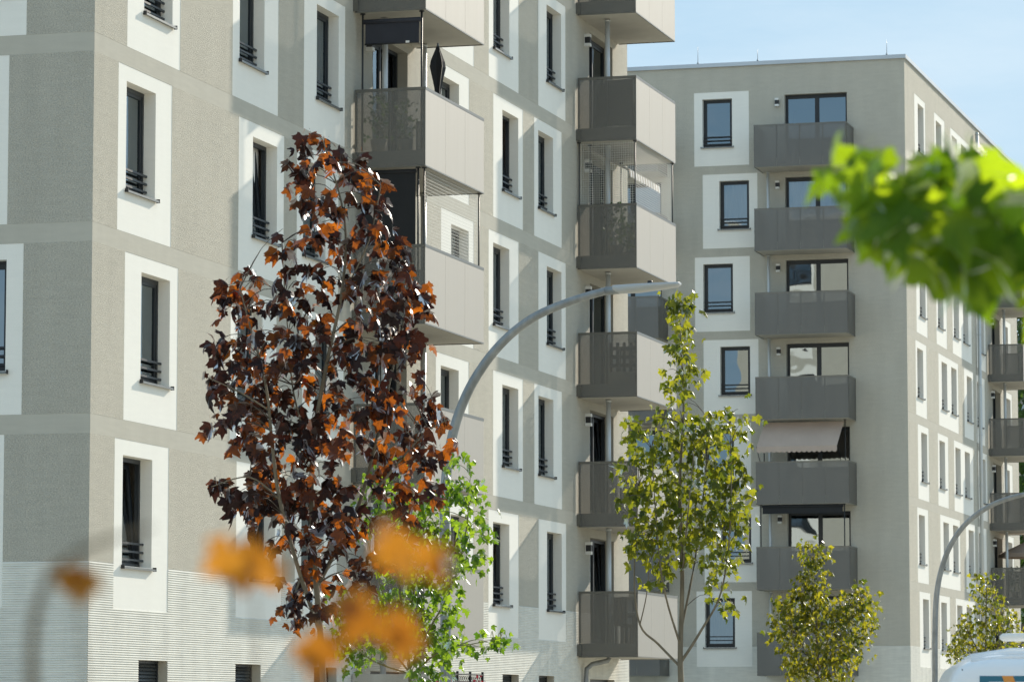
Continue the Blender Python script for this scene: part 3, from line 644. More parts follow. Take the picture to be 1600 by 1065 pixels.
def maple_leaf(seed, fold=0.75, droop=0.7):
    r = random.Random(seed)
    half = [(0.10, -0.05), (0.24, -0.13), (0.40, -0.15), (0.36, -0.02), (0.42, 0.06), (0.62, 0.22), (0.55, 0.28), (0.57, 0.38), (0.40, 0.40), (0.24, 0.44), (0.30, 0.58), (0.29, 0.66), (0.17, 0.70), (0.10, 0.84)]
    pts = [(0.0, 0.0)] + [(x * r.uniform(.9, 1.1), y + r.uniform(-.02, .02)) for x, y in half] + [(0.0, 1.02)] + [(-x * r.uniform(.9, 1.1), y + r.uniform(-.02, .02)) for x, y in half[::-1]]
    c = (0.0, 0.30); a = r.uniform(.2, 1.9); b = r.uniform(.2, 1.9); tw = r.uniform(-.5, .5)
    def z(x, y): return -fold * a * abs(x) ** 1.4 - droop * b * max(y - .2, 0) ** 2 + tw * x * y
    V = [(x, y, z(x, y)) for x, y in pts] + [(c[0], c[1], 0.03)]
    n = len(pts); Fc = [(i, (i + 1) % n, n) for i in range(n)]
    V += [(-0.008, -0.45, 0.10), (0.008, -0.45, 0.10), (0.0, 0.02, 0.0)]; Fc.append((n + 1, n + 2, n + 3))
    return np.array(V), Fc
LEAF = [maple_leaf(s) for s in range(10)]
_lm = {}
def leaf_mesh(i, mt):
    if (i, mt) not in _lm:
        V, Fc = LEAF[i]; me = bpy.data.meshes.new('leaf'); me.from_pydata(V.tolist(), [], Fc); me.materials.append(M[mt]); me.update(); _lm[(i, mt)] = me
    return _lm[(i, mt)]
def leaf_matrix(p, tip, nrm, size):
    y = tip.normalized(); z = (nrm - y * nrm.dot(y)).normalized(); x = y.cross(z)
    R = Matrix((x, y, z)).transposed().to_4x4()
    return Matrix.Translation(p) @ R @ Matrix.Scale(size, 4)
def add_leaves(t, items, mt, nobj):
    """the largest-showing leaves are objects, the rest one mesh"""
    base_ = t.location.copy(); items = sorted(items, key=lambda q: -q[3] / max(q[0].y, 1))
    rnd = random.Random(7); V = []; Fc = []; n0 = 0
    for k, (p, tip, nrm, size) in enumerate(items):
        mtx = leaf_matrix(p - base_, tip, nrm, size); i = rnd.randrange(10)
        if k < nobj:
            o = bpy.data.objects.new('leaf', leaf_mesh(i, mt)); COL.objects.link(o); o.parent = t; o.matrix_basis = mtx
        else:
            v, f = LEAF[i]; mm = np.array(mtx); V.append(v @ mm[:3, :3].T + mm[:3, 3]); Fc += [tuple(a + n0 for a in q) for q in f]; n0 += len(v)
    if V:
        me = bpy.data.meshes.new('foliage'); me.from_pydata(np.concatenate(V).tolist(), [], Fc); me.materials.append(M[mt]); me.update()
        put('foliage', me, t, kind='stuff')
def inside(pg, x, y):
    r = False; j = len(pg) - 1
    for i in range(len(pg)):
        (xi, yi), (xj, yj) = pg[i], pg[j]
        if (yi > y) != (yj > y) and x < (xj - xi) * (y - yi) / (yj - yi) + xi: r = not r
        j = i
    return r
def smooth(pts, n=5):
    out = []; P_ = [pts[0]] + list(pts) + [pts[-1]]
    for i in range(1, len(P_) - 2):
        for q in range(n):
            s_ = q / n; a, b, c, d = P_[i - 1], P_[i], P_[i + 1], P_[i + 2]
            out.append(0.5 * ((2 * b) + (c - a) * s_ + (2 * a - 5 * b + 4 * c - d) * s_ ** 2 + (3 * b - a - 3 * c + d) * s_ ** 3))
    out.append(P_[-2]); return out
def bez(pts, n=16):
    out = []
    for i in range(n + 1):
        q = [p.copy() for p in pts]; f = i / n
        while len(q) > 1: q = [a.lerp(b, f) for a, b in zip(q[:-1], q[1:])]
        out.append(q[0])
    return out
def tree(label, group, Y, trunk, limbs, polys, nclump, per, leaf, mt, seed, nobj, spread, bark, twig, cr=0.11, name='maple_tree', density=None):
    rnd = random.Random(seed); sc = F / Y
    b = at(trunk[0][0], trunk[0][1], Y); root = Vector((b.x, Y, 0))
    t = tag(empty(name, root), label, 'tree', group)
    # woody parts: pixel paths with a depth offset in metres and a radius in pixels
    tp = [at(x, y, Y + dy) for x, y, dy, r in trunk]; tr_ = [r * 0.68 / sc for x, y, dy, r in trunk]
    tp = [root, root.lerp(tp[0], .35), root.lerp(tp[0], .7), root.lerp(tp[0], .9)] + tp; tr_ = [tr_[0] * 1.3, tr_[0] * 1.15, tr_[0] * 1.07, tr_[0] * 1.02] + tr_
    def woody(pts, rad, nm, mtl, n=8):
        sp = smooth([Vector((*p, r)) if False else Vector((p.x, p.y, p.z)) for p, r in zip(pts, rad)], 5)
        rr = np.interp(np.linspace(0, len(rad) - 1, len(sp)), range(len(rad)), rad).tolist()
        m = MB(); m.tube([p - root for p in sp], rr, n); m.obj(nm, mtl, t); return sp
    sk = woody(tp, tr_, 'trunk', bark)[20:]
    for lm in limbs:
        pts = [at(x, y, Y + dy) for x, y, dy, r in lm]; sk += woody(pts, [r * 0.68 / sc for x, y, dy, r in lm], 'branch', bark, 6)
    xs = [p[0] for pg in polys for p in pg]; ys = [p[1] for pg in polys for p in pg]
    cl = []; tries = 0; mind = None
    area = 0
    for pg in polys: area += abs(sum(pg[i - 1][0] * pg[i][1] - pg[i][0] * pg[i - 1][1] for i in range(len(pg)))) / 2
    mind = 0.62 * math.sqrt(area / nclump)
    while len(cl) < nclump and tries < 60000:
        tries += 1; x = rnd.uniform(min(xs), max(xs)); y = rnd.uniform(min(ys), max(ys))
        if not any(inside(pg, x, y) for pg in polys): continue
        if density and rnd.random() > density(x, y): continue
        if any((x - a) ** 2 + (y - c) ** 2 < mind ** 2 for a, c in cl): 
            if rnd.random() < 0.97: continue
        cl.append((x, y))
    items = []; tw = MB(); skn = np.array([tuple(p) for p in sk])
    for x, y in cl:
        p = at(x, y, Y + rnd.gauss(0, 1) * spread * 0.5)
        dd = np.linalg.norm((skn - np.array(p)) * np.array([1, 1, 1.0]), axis=1) + np.where(skn[:, 2] > p.z, 0.25, 0.0)
        q = sk[int(dd.argmin())]
        if (p - q).length > 0.03:
            midp = (p + q) / 2 + Vector((0, 0, 0.06 * (p - q).length)) - Vector((0, 0, -0.04)); L_ = (p - q).length
            tw.tube([x_ - root for x_ in smooth([q, midp, p], 3)], [min(0.009, 0.002 + 0.006 * L_)] * 3 + [0.003] * 3 + [0.0018], 4, cap=False)
        outv = Vector((p.x - root.x, p.y - root.y, 0)); outv = outv.normalized() if outv.length > 1e-3 else Vector((1, 0, 0))
        for k in range(max(1, int(rnd.gauss(per, per * 0.3)))):
            off = Vector((rnd.gauss(0, 1), rnd.gauss(0, 1), rnd.gauss(0, 0.8))) * cr
            side = Vector((rnd.gauss(0, 1), rnd.gauss(0, 1), 0)).normalized()
            tip = (side * rnd.uniform(0.3, 1.0) + outv * 0.25 + Vector((0, 0, -rnd.uniform(0.35, 1.7))))
            nrm = Vector((rnd.gauss(0, .55), rnd.gauss(0, .55), rnd.uniform(0.15, 1.0))) + side * 0.45
            items.append((p + off, tip, nrm, leaf * rnd.uniform(0.55, 1.25)))
    tw.obj('twigs', twig, t, kind='stuff')
    add_leaves(t, items, mt, nobj); return t

# crimson maple in front of the corner building
tree('slender maple with dark crimson and orange leaves in front of the corner apartment block', None, 28.0,
     [(505, 1065, 0, 7.5), (500, 980, 0, 7), (493, 900, 0, 6.5), (487, 800, 0.02, 6), (490, 690, 0.05, 5.5), (510, 570, 0.0, 4.5), (535, 450, 0, 3.6), (538, 340, 0, 2.6), (505, 220, 0, 1.2)],
     [[(500, 985, 0, 6), (470, 900, -0.1, 5), (437, 780, -0.15, 4.6), (425, 690, -0.18, 4), (415, 600, -0.2, 3), (388, 500, -0.2, 1.8), (375, 450, -0.2, 1)],
      [(493, 920, 0, 5.5), (530, 850, 0.15, 5), (560, 790, 0.2, 4.6), (585, 700, 0.25, 4), (608, 600, 0.3, 3), (635, 480, 0.3, 2), (645, 410, 0.3, 1)],
      [(545, 820, 0.18, 4), (600, 750, 0.05, 3), (660, 680, 0.0, 2), (700, 655, 0, 1)],
      [(437, 780, -0.15, 2.5), (390, 745, -0.25, 1.8), (330, 760, -0.3, 1)],
      [(420, 640, -0.2, 2.2), (370, 610, -0.3, 1.6), (325, 590, -0.35, 1)],
      [(490, 720, 0.04, 3), (460, 620, 0.2, 2.2), (450, 520, 0.3, 1.5), (440, 380, 0.3, 1)],
      [(530, 470, 0, 2.4), (575, 380, -0.15, 1.8), (595, 290, -0.2, 1)],
      [(470, 900, -0.1, 3), (455, 940, -0.25, 2), (440, 950, -0.3, 1)],
      [(560, 790, 0.2, 3), (590, 830, 0.0, 2), (600, 870, -0.1, 1)]],
     [[(490, 207), (545, 217), (557, 247), (575, 252), (588, 264), (600, 300), (615, 330), (608, 350), (625, 362), (640, 400), (660, 420), (666, 480), (648, 502), (660, 520), (652, 560), (672, 600), (705, 645), (700, 662), (680, 662), (688, 700), (672, 745), (686, 785), (650, 800), (630, 850), (636, 880), (600, 895), (580, 915), (555, 905), (520, 925), (500, 975), (472, 992), (447, 960), (422, 955), (418, 945), (445, 925), (452, 905), (440, 870), (392, 820), (375, 800), (352, 765), (330, 788), (320, 772), (335, 742), (395, 735), (402, 715), (385, 702), (350, 690), (328, 685), (322, 660), (338, 645), (320, 600), (328, 580), (320, 560), (343, 520), (334, 490), (347, 470), (338, 430), (352, 407), (375, 403), (402, 430), (440, 450), (452, 468), (470, 455), (440, 400), (420, 380), (433, 348), (460, 350), (478, 338), (452, 300), (472, 272), (458, 258), (463, 242), (480, 235), (478, 217)]],
     255, 5.2, 0.112, 'leafred', 11, 300, 0.55, M['bark'], M['barkdark'], 0.055)
# green maple round the lamp post
tree('bright green young maple growing round the curved street lamp post', 'young street maples', 43.0,
     [(641, 1065, 0, 4.2), (637, 1020, 0, 4), (628, 950, 0, 3.2), (618, 860, 0, 2.4), (610, 740, 0, 1)],
     [[(640, 1045, 0, 3), (672, 980, -.1, 2.4), (705, 920, -.2, 2), (728, 830, -.2, 1.4), (735, 740, -.2, .8)],
      [(640, 1050, 0, 2.6), (600, 1000, .1, 2), (560, 950, .1, 1.5), (525, 905, .1, .8)],
      [(638, 1030, 0, 2.4), (612, 960, -.2, 1.8), (590, 900, -.3, 1.2), (560, 790, -.3, .7)],
      [(636, 1000, 0, 2.4), (650, 900, .2, 1.8), (668, 800, .2, 1.1), (690, 760, .2, .7)],
      [(641, 1055, 0, 2.4), (690, 1015, -.3, 1.7), (735, 1006, -.4, 1.2), (790, 995, -.4, .6)],
      [(641, 1052, 0, 2.2), (580, 1030, -.2, 1.6), (530, 985, -.3, .8)]],
     [[(715, 705), (740, 715), (735, 745), (763, 770), (755, 830), (748, 880), (730, 900), (715, 950), (722, 1000), (705, 1040), (690, 1065), (655, 1065), (640, 1020), (600, 1000), (560, 1065), (535, 1020), (510, 965), (520, 920), (560, 930), (600, 900), (590, 860), (560, 830), (540, 790), (560, 740), (600, 710), (640, 750), (680, 780), (692, 745)], [(735, 1005), (780, 985), (800, 986), (798, 1005), (760, 1020), (735, 1015)]],
     200, 7.0, 0.095, 'leafgreen', 21, 300, 0.6, M['barkgreen'], M['barkgreen'], 0.085)
tree('slim maple with olive green leaves and a thin leader before the shaded front', 'young street maples', 43.0,
     [(1064, 1065, 0, 7), (1063, 1020, 0, 6.5), (1066, 900, 0, 5), (1062, 760, 0, 3.6), (1068, 640, 0, 2.4), (1064, 540, 0, 1.6), (1062, 455, 0, .7)],
     [[(1062, 1040, 0, 3.5), (1028, 1005, .1, 3), (1000, 975, .1, 2.4), (991, 900, .1, 1.8), (998, 760, .1, 1)],
      [(1063, 1035, 0, 4), (1095, 985, -.1, 3), (1128, 920, -.2, 2.2), (1142, 800, -.2, 1.6), (1140, 640, -.2, .8)],
      [(1064, 1010, 0, 3), (1040, 930, -.2, 2.4), (1028, 850, -.3, 1.8), (1018, 700, -.3, .8)],
      [(1065, 980, 0, 3), (1085, 880, .2, 2.2), (1098, 780, .3, 1.6), (1110, 660, .3, .8)],
      [(1066, 900, 0, 2.4), (1075, 800, -.3, 1.6), (1085, 700, -.3, .8)], [(1000, 975, .1, 1.8), (1010, 930, .1, 1.3), (1015, 880, .1, .7)]],
     [[(1062, 452), (1084, 468), (1080, 500), (1078, 560), (1084, 600), (1076, 640), (1110, 650), (1140, 625), (1163, 640), (1165, 700), (1170, 740), (1166, 800), (1163, 850), (1140, 900), (1137, 955), (1112, 935), (1100, 890), (1075, 880), (1030, 890), (1010, 930), (988, 900), (996, 870), (978, 830), (990, 800), (967, 775), (960, 740), (985, 690), (982, 660), (1010, 650), (1050, 640), (1045, 600), (1042, 560), (1055, 520), (1042, 490)]],
     205, 7.0, 0.098, 'leafolive', 31, 300, 0.55, M['bark'], M['barkdark'], 0.08,
     density=lambda x, y: 1.0 if y < 860 else 0.4)
tree('small bushy maple turning yellow before the lowest dark balconies', 'young street maples', 74.0,
     [(1282, 1065, 0, 3.5), (1278, 1030, 0, 3), (1275, 960, 0, 2), (1270, 860, 0, .8)],
     [[(1282, 1060, 0, 2), (1310, 1000, 0, 1.4), (1345, 930, 0, .7)], [(1282, 1062, 0, 2), (1250, 1000, 0, 1.4), (1220, 960, 0, .7)], [(1280, 1050, 0, 1.6), (1300, 980, .3, 1.2), (1320, 950, .3, .7)]],
     [[(1265, 845), (1288, 852), (1293, 880), (1290, 918), (1312, 932), (1345, 908), (1363, 927), (1372, 945), (1358, 985), (1353, 1008), (1338, 1032), (1322, 1065), (1237, 1065), (1227, 1045), (1232, 1015), (1208, 1000), (1204, 970), (1217, 942), (1242, 917), (1257, 890), (1252, 860)]],
     215, 9.0, 0.10, 'leafyellow', 41, 0, 0.9, M['bark'], M['barkdark'], 0.10)
tree('small yellowing maple behind the white van by the second lamp', 'young street maples', 97.0,
     [(1540, 1060, 0, 3), (1540, 1000, 0, 2), (1542, 900, 0, .8)],
     [[(1540, 1040, 0, 1.8), (1515, 990, 0, 1.2), (1500, 960, 0, .6)], [(1540, 1040, 0, 1.8), (1570, 990, 0, 1.2), (1580, 960, 0, .6)]],
     [[(1526, 897), (1553, 893), (1560, 920), (1580, 955), (1592, 975), (1596, 1045), (1500, 1045), (1487, 1030), (1483, 1002), (1497, 977), (1517, 962), (1520, 930)]],
     140, 9.0, 0.10, 'leafyellow', 51, 0, 0.8, M['bark'], M['barkdark'], 0.11)
for i, (px, Yd, top, hw) in enumerate(((1655, 182, 285, 75), (1600, 205, 330, 70), (1720, 190, 262, 90))):
    pg = [(px + hw * math.sin(q * 0.35) * (0.8 + 0.25 * math.sin(q * 2.1 + i)), (top + 980) / 2 - (980 - top) / 2 * math.cos(q * 0.35)) for q in range(18)]
    tree(['tall dense green tree rising behind the end of the zinc-edged block', 'dark green tree half hidden past the rear corner of the zinc-edged block', 'broad green tree beside the lit side of the zinc-edged block'][i], 'trees behind the zinc-edged block', float(Yd),
         [(px, 1080, 0, 8), (px, 800, 0, 6), (px + 4, 400, 0, 2)], [], [pg], 330, 9, 0.42, 'leafdark', 60 + i, 0, 5.0, M['bark'], M['barkdark'], 0.55, name='broadleaf_tree')

# near branch, far out of focus, of a tree that stands right of the view
t = tag(empty('maple_tree', (1.25, 4.5, 0)), 'maple with large bright green blurred leaves on a branch before the zinc-edged block', 'tree'); root = t.location.copy()
rnd = random.Random(5)
m = MB(); m.tube(smooth([Vector((0, 0, 0)), Vector((0.02, 0, 1.2)), Vector((-0.03, 0.02, 2.4)), Vector((0.05, 0, 3.6))], 5), [0.06] * 5 + [0.05] * 5 + [0.035] * 5 + [0.02], 10); m.obj('trunk', M['bark'], t)
br = smooth([Vector((1.23, 4.5, 1.75)), at(1640, 420, 4.45), at(1540, 350, 4.4), at(1430, 300, 4.35), at(1340, 262, 4.3)], 5)
m = MB(); m.tube([p - root for p in br], np.linspace(0.012, 0.0025, len(br)).tolist(), 6); m.obj('branch', M['bark'], t)
br2 = smooth([br[6], at(1560, 400, 4.35), at(1480, 420, 4.3)], 5); m = MB(); m.tube([p - root for p in br2], 0.003, 5); m.obj('branch', M['bark'], t)
pg = [(1345, 245), (1420, 255), (1470, 230), (1530, 222), (1562, 245), (1610, 270), (1640, 430), (1590, 425), (1560, 395), (1530, 400), (1510, 440), (1475, 430), (1452, 410), (1430, 412), (1405, 405), (1398, 385), (1372, 345), (1345, 315)]
its = []
def near_leaf(x, y, Y, s):
    side = Vector((rnd.gauss(0, 1), rnd.gauss(0, .6), 0)).normalized()
    its.append((at(x, y, Y), side * rnd.uniform(.3, 1) + Vector((0, 0, -rnd.uniform(.2, 1))), Vector((rnd.gauss(0, .5), rnd.gauss(-.2, .6), rnd.uniform(.3, 1))), s))
k = 0
while k < 125:
    x, y = rnd.uniform(1340, 1640), rnd.uniform(220, 440)
    if inside(pg, x, y): near_leaf(x, y, 4.3 + rnd.uniform(-.15, .15), rnd.uniform(.045, .075)); k += 1
for x, y in ((1312, 225), (1303, 275), (1298, 300), (1350, 232), (1378, 238)): near_leaf(x, y, 4.25, 0.042)
add_leaves(t, its, 'leafnear', 300)

# orange shrub close to the lens
t = tag(empty('shrub', (0.0, 1.8, 0)), 'blurred thin-stemmed shrub with a few small orange autumn leaves', 'shrub'); root = t.location.copy()
its = []; rnd = random.Random(9)
grp = {(395, 890): [(362, 868, 1.0), (372, 895, .9), (408, 872, 1.0), (420, 892, .8)], (120, 905): [(105, 900, .8), (135, 905, .8), (128, 925, .6)], (630, 860): [(612, 838, 1.1), (628, 868, 1.0), (680, 868, .9), (692, 890, .7)],
       (570, 955): [(548, 940, 1.0), (572, 962, 1.1), (600, 985, .8)], (635, 985): [(630, 975, 1.0), (648, 1000, .9)], (495, 1015): [(478, 1012, .9), (510, 1010, .8), (495, 1025, .8)]}
for (cx, cy), ls in grp.items():
    c = at(cx, cy, 1.8); s0 = Vector((rnd.uniform(-.15, .15), 1.8 + rnd.uniform(-.05, .05), 0))
    m = MB(); sp = bez([s0, s0.lerp(c, .5), at(cx + 60 * rnd.uniform(-1, 1), cy + 260, 1.8), at(cx + 25 * rnd.uniform(-1, 1), cy + 90, 1.8), c], 18)
    m.tube([p - root for p in sp], np.linspace(0.0018, 0.0005, len(sp)).tolist(), 6); m.obj('stem', M['bark'], t)
    for x, y, s_ in ls:
        its.append((at(x, y - 14, 1.8 + rnd.uniform(-.05, .05)), Vector((rnd.gauss(0, .5), rnd.gauss(0, .3), -1)), Vector((rnd.gauss(0, .4), -1, .5)), 0.0205 * s_))
add_leaves(t, its, 'leaforange', 300)
g0 = Vector((-.24, 1.7, 0)); k0 = at(55, 1150, 1.7)
m = MB(); sp = [g0, g0.lerp(k0, .5), g0.lerp(k0, .9)] + bez([k0, at(50, 1040, 1.7), at(30, 900, 1.7), at(80, 850, 1.7), at(160, 850, 1.7), at(240, 822, 1.7)], 16)
m.tube([p - root for p in sp], np.linspace(0.0038, 0.0008, len(sp)).tolist(), 6); m.obj('stem', M['bark'], t)

# ------------------------------------------------------------------ street lamps
def street_lamp(label, Y, path, headpx, grp):
    X0 = at(path[0][0], path[0][1], Y).x
    def pt(x, y):
        p = at(x, y, Y)
        for _ in range(4): p = at(x, y, Y - 0.281 * (p.x - X0))
        return p
    t = tag(empty('street_lamp', (X0, Y, 0)), label, 'street lamp', grp); root = t.location.copy(); sc = F / Y
    pts = [pt(x, y) for x, y, r in path]; rr = [path[0][2] / sc] * 4 + [r / sc for x, y, r in path]; g0 = Vector((X0, Y, 0)); pts = [g0, g0.lerp(pts[0], .4), g0.lerp(pts[0], .75), g0.lerp(pts[0], .92)] + pts
    sp = smooth(pts, 6); rad = np.interp(np.linspace(0, len(rr) - 1, len(sp)), range(len(rr)), rr).tolist()
    m = MB(); m.tube([p - root for p in sp], rad, 16); m.obj('pole', M['galv'], t)
    a, b = pt(*headpx[0]) - root, pt(*headpx[1]) - root; ax = (b - a).normalized(); sd = Vector((0, 0, 1)).cross(ax).normalized(); up = ax.cross(sd)
    e = pts[-1] - root; m = MB(); m.tube([e - ax * 0.02, e + ax * 0.14, e + ax * 0.3], [0.05, 0.048, 0.03], 12); m.obj('spigot', M['galv'], t)
    L_ = (b - a).length; m = MB(); secs = [(0.0, 0.05, 0.05, 0.02), (0.10, 0.085, 0.085, 0.05), (0.35, 0.14, 0.085, 0.045), (0.75, 0.14, 0.055, 0.03), (0.95, 0.11, 0.035, 0.016), (1.0, 0.06, 0.008, 0.008)]
    rows = []
    for f, hw, hd, hu in secs:
        c = a + ax * (L_ * f); i = len(m.v); rows.append(i)
        for q in range(12):
            an = 2 * math.pi * q / 12; cs, sn = math.cos(an), math.sin(an)
            m.v.append(tuple(c + sd * hw * math.copysign(abs(cs) ** .6, cs) + up * (0.004 + (0.02 if sn > 0 else hd) * math.copysign(abs(sn) ** .7, sn))))
    for i, j in zip(rows[:-1], rows[1:]):
        for q in range(12): m.f.append((i + q, i + (q + 1) % 12, j + (q + 1) % 12, j + q)); m.m.append(0); m.sm.append(True)
    m.f.append(tuple(rows[0] + q for q in range(12))); m.m.append(0); m.sm.append(False); m.f.append(tuple(rows[-1] + q for q in range(12))); m.m.append(0); m.sm.append(False)
    h = m.obj('lamp_head', M['lamphead'], t)
    m = MB(); c = a + ax * (L_ * 0.55); m.tube([c + up * 0.02, c + up * 0.06], 0.03, 10); m.obj('sensor', M['dark'], h)
    return t
M['lamphead'] = simple('lamp_head_grey', (0.42, 0.44, 0.45), 0.45, 0.2)
street_lamp('curved grey steel street lamp with flat head in front of the stacked balconies', 45.0,
            [(697, 1065, 8.6), (696, 930, 8.4), (695, 800, 8.2), (700, 720, 8.0), (714, 655, 7.8), (740, 595, 7.5), (780, 540, 7.2), (830, 498, 6.8), (890, 471, 6.3), (948, 454, 6.0)], [(958, 449), (1063, 444)], 'street lamps')
street_lamp('curved grey steel street lamp rising behind the white van', 95.0,
            [(1461, 1060, 4.5), (1461, 990, 4.4), (1463, 935, 4.3), (1470, 893, 4.2), (1485, 852, 4.1), (1510, 817, 4.0), (1545, 791, 3.8), (1580, 777, 3.6), (1620, 768, 3.4)], [(1624, 767), (1675, 764)], 'street lamps')

# ------------------------------------------------------------------ more balcony things
chair(A, (30.6, -0.75, b2 - 0.02), 2.4, 'dark slatted garden chair on the lowest balcony near the block end, back to the street', 'garden chairs')
chair(A, (29.2, -0.95, b2 - 0.02), 0.9, 'dark slatted garden chair by the downpipe on the lowest balcony near the block end', 'garden chairs')
table(A, (29.9, -0.7, b2 - 0.02), 'round white table between chairs on the lowest balcony near the block end', 'balcony tables')
def pot(bld, p, h, mt, label, grp, n=70, seed=1, sp=0.25):
    t = tag(empty('potted_plant', loc2w(bld, p), RZ), label, 'plant', grp); rnd = random.Random(seed)
    m = MB(); m.tube([(0, 0, 0), (0, 0, 0.28)], [0.11, 0.16], 12); m.obj('pot', M['slab'], t)
    m = MB(); m.tube([(0, 0, 0.28), (0.02, 0, 0.28 + h * .6)], [0.012, 0.006], 5); m.obj('stem', M['bark'], t)
    its = []
    for _ in range(n):
        p_ = t.location + Vector((rnd.gauss(0, sp * .5), rnd.gauss(0, sp * .5), 0.3 + h * rnd.random()))
        its.append((p_, Vector((rnd.gauss(0, 1), rnd.gauss(0, 1), rnd.gauss(-.2, .6))), Vector((rnd.gauss(0, 1), rnd.gauss(0, 1), 1)), 0.085))
    add_leaves(t, its, mt, 0)
pot(A, (28.9, -0.75, b5 - 0.02), 0.95, 'leafdark', 'potted shrub behind the net, beside the downpipe', 'potted balcony plants', 110, 2, .3)
pot(A, (30.2, -0.7, b5 - 0.02), 0.8, 'leafdark', 'potted shrub in the middle of the netted balcony', 'potted balcony plants', 100, 3, .3)
pot(A, (12.95, -0.8, b5 - 0.02), 0.7, 'leafdark', 'potted plant beside the pole under the navy blind', 'potted balcony plants', 80, 4, .25)
pot(A, (12.8, -0.35, b5 - 0.02), 0.85, 'leafdark', 'potted plant by the balcony door under the navy blind', 'potted balcony plants', 80, 5, .22)
pot(B, (19.6, -0.75, b3 - 0.02), 0.95, 'leafdark', 'potted shrub under the beige open parasol', 'potted balcony plants', 90, 6, .4)
# planter lattice on the fourth-floor end balcony
t = on_building(A, 'trellis', (28.75, -0.95, b4 - 0.02), 'dark perforated trellis box standing inside an end balcony', 'trellis')
m = MB()
for i in range(5):
    m.box(0, 0.02, -0.35 + 0.15 * i, -0.28 + 0.15 * i, 0.0, 0.95); m.box(0.021, 0.035, -0.36, 0.33, 0.02 + 0.19 * i, 0.10 + 0.19 * i)
m.obj('lattice', M['dark'], t); m = MB(); m.box(-0.02, 0.35, -0.37, 0.34, 0, 0.3); m.obj('planter_box', M['slab'], t)
# beige drop awning and dark blind on the zinc-edged block's front
t = on_building(B, 'awning', (0, 3.35, b4), 'beige drop-arm awning with scalloped valance under a shaded-front balcony', 'awning', 'clamp awnings')
m = MB(); y0, y1 = -1.35, 1.36; n = 16; top_, bot = (-0.95, 2.46), (-1.52, 1.62)
m.quad((top_[0], y0, top_[1]), (top_[0], y1, top_[1]), (bot[0], y1 + .16, bot[1]), (bot[0], y0 + .14, bot[1]))
ya, yb = y0 + .14, y1 + .16
for i in range(n):
    for q in range(4):
        f0, f1 = (i + q / 4) / n, (i + (q + 1) / 4) / n; d0 = 0.17 + 0.05 * math.sin(math.pi * q / 4); d1 = 0.17 + 0.05 * math.sin(math.pi * (q + 1) / 4)
        m.quad((bot[0], ya + (yb - ya) * f0, bot[1]), (bot[0], ya + (yb - ya) * f1, bot[1]), (bot[0], ya + (yb - ya) * f1, bot[1] - d1), (bot[0], ya + (yb - ya) * f0, bot[1] - d0))
m.obj('cloth', M['beige'], t)
clamp_poles(t, [(-0.93, y0 - .03), (-0.93, y1 + .03)], 0.0, 2.525, 0.018)
for y in (y0 + .12, y1 + .17):
    m = MB(); m.tube([(-0.93, y, 1.15), (bot[0], y, bot[1])], 0.012, 6); m.obj('arm', M['dark'], t)
t = on_building(B, 'roller_blind', (-1.38, 3.35, b3), 'rolled-up black blind cassette with side poles under the beige awning balcony', 'blind', 'balcony blinds')
m = MB(); m.box(0, 0.014, -1.36, 1.36, 2.22, 2.45); m.obj('cloth', M['black'], t); m = MB(); m.tube([(0.006, -1.38, 2.47), (0.006, 1.38, 2.47)], 0.05, 10); m.obj('roller', M['black'], t)
clamp_poles(t, [(0.0, -1.42), (0.0, 1.42)], 0.0, 2.525, 0.02)
# beige parasol on the zinc-edged block's lit side
t = on_building(B, 'parasol', (20.6, -1.25, b3), 'open beige parasol with fringe on a sunlit side balcony', 'parasol')
m = MB(); n = 8; R_ = 1.25
for i in range(n):
    a0, a1 = 2 * math.pi * i / n, 2 * math.pi * (i + 1) / n; p0 = (R_ * math.cos(a0), R_ * math.sin(a0), 1.72); p1 = (R_ * math.cos(a1), R_ * math.sin(a1), 1.72)
    m.poly([p0, p1, (0, 0, 2.3)]); m.quad(p0, p1, (p1[0], p1[1], 1.57), (p0[0], p0[1], 1.57))
m.obj('canopy', M['beige'], t); m = MB(); m.tube([(0, 0, 0), (0, 0, 2.3)], 0.02, 8); m.obj('pole', M['lampwhite'], t); m = MB(); m.tube([(0, 0, 0), (0, 0, 0.07)], 0.25, 14); m.obj('foot', M['slab'], t)

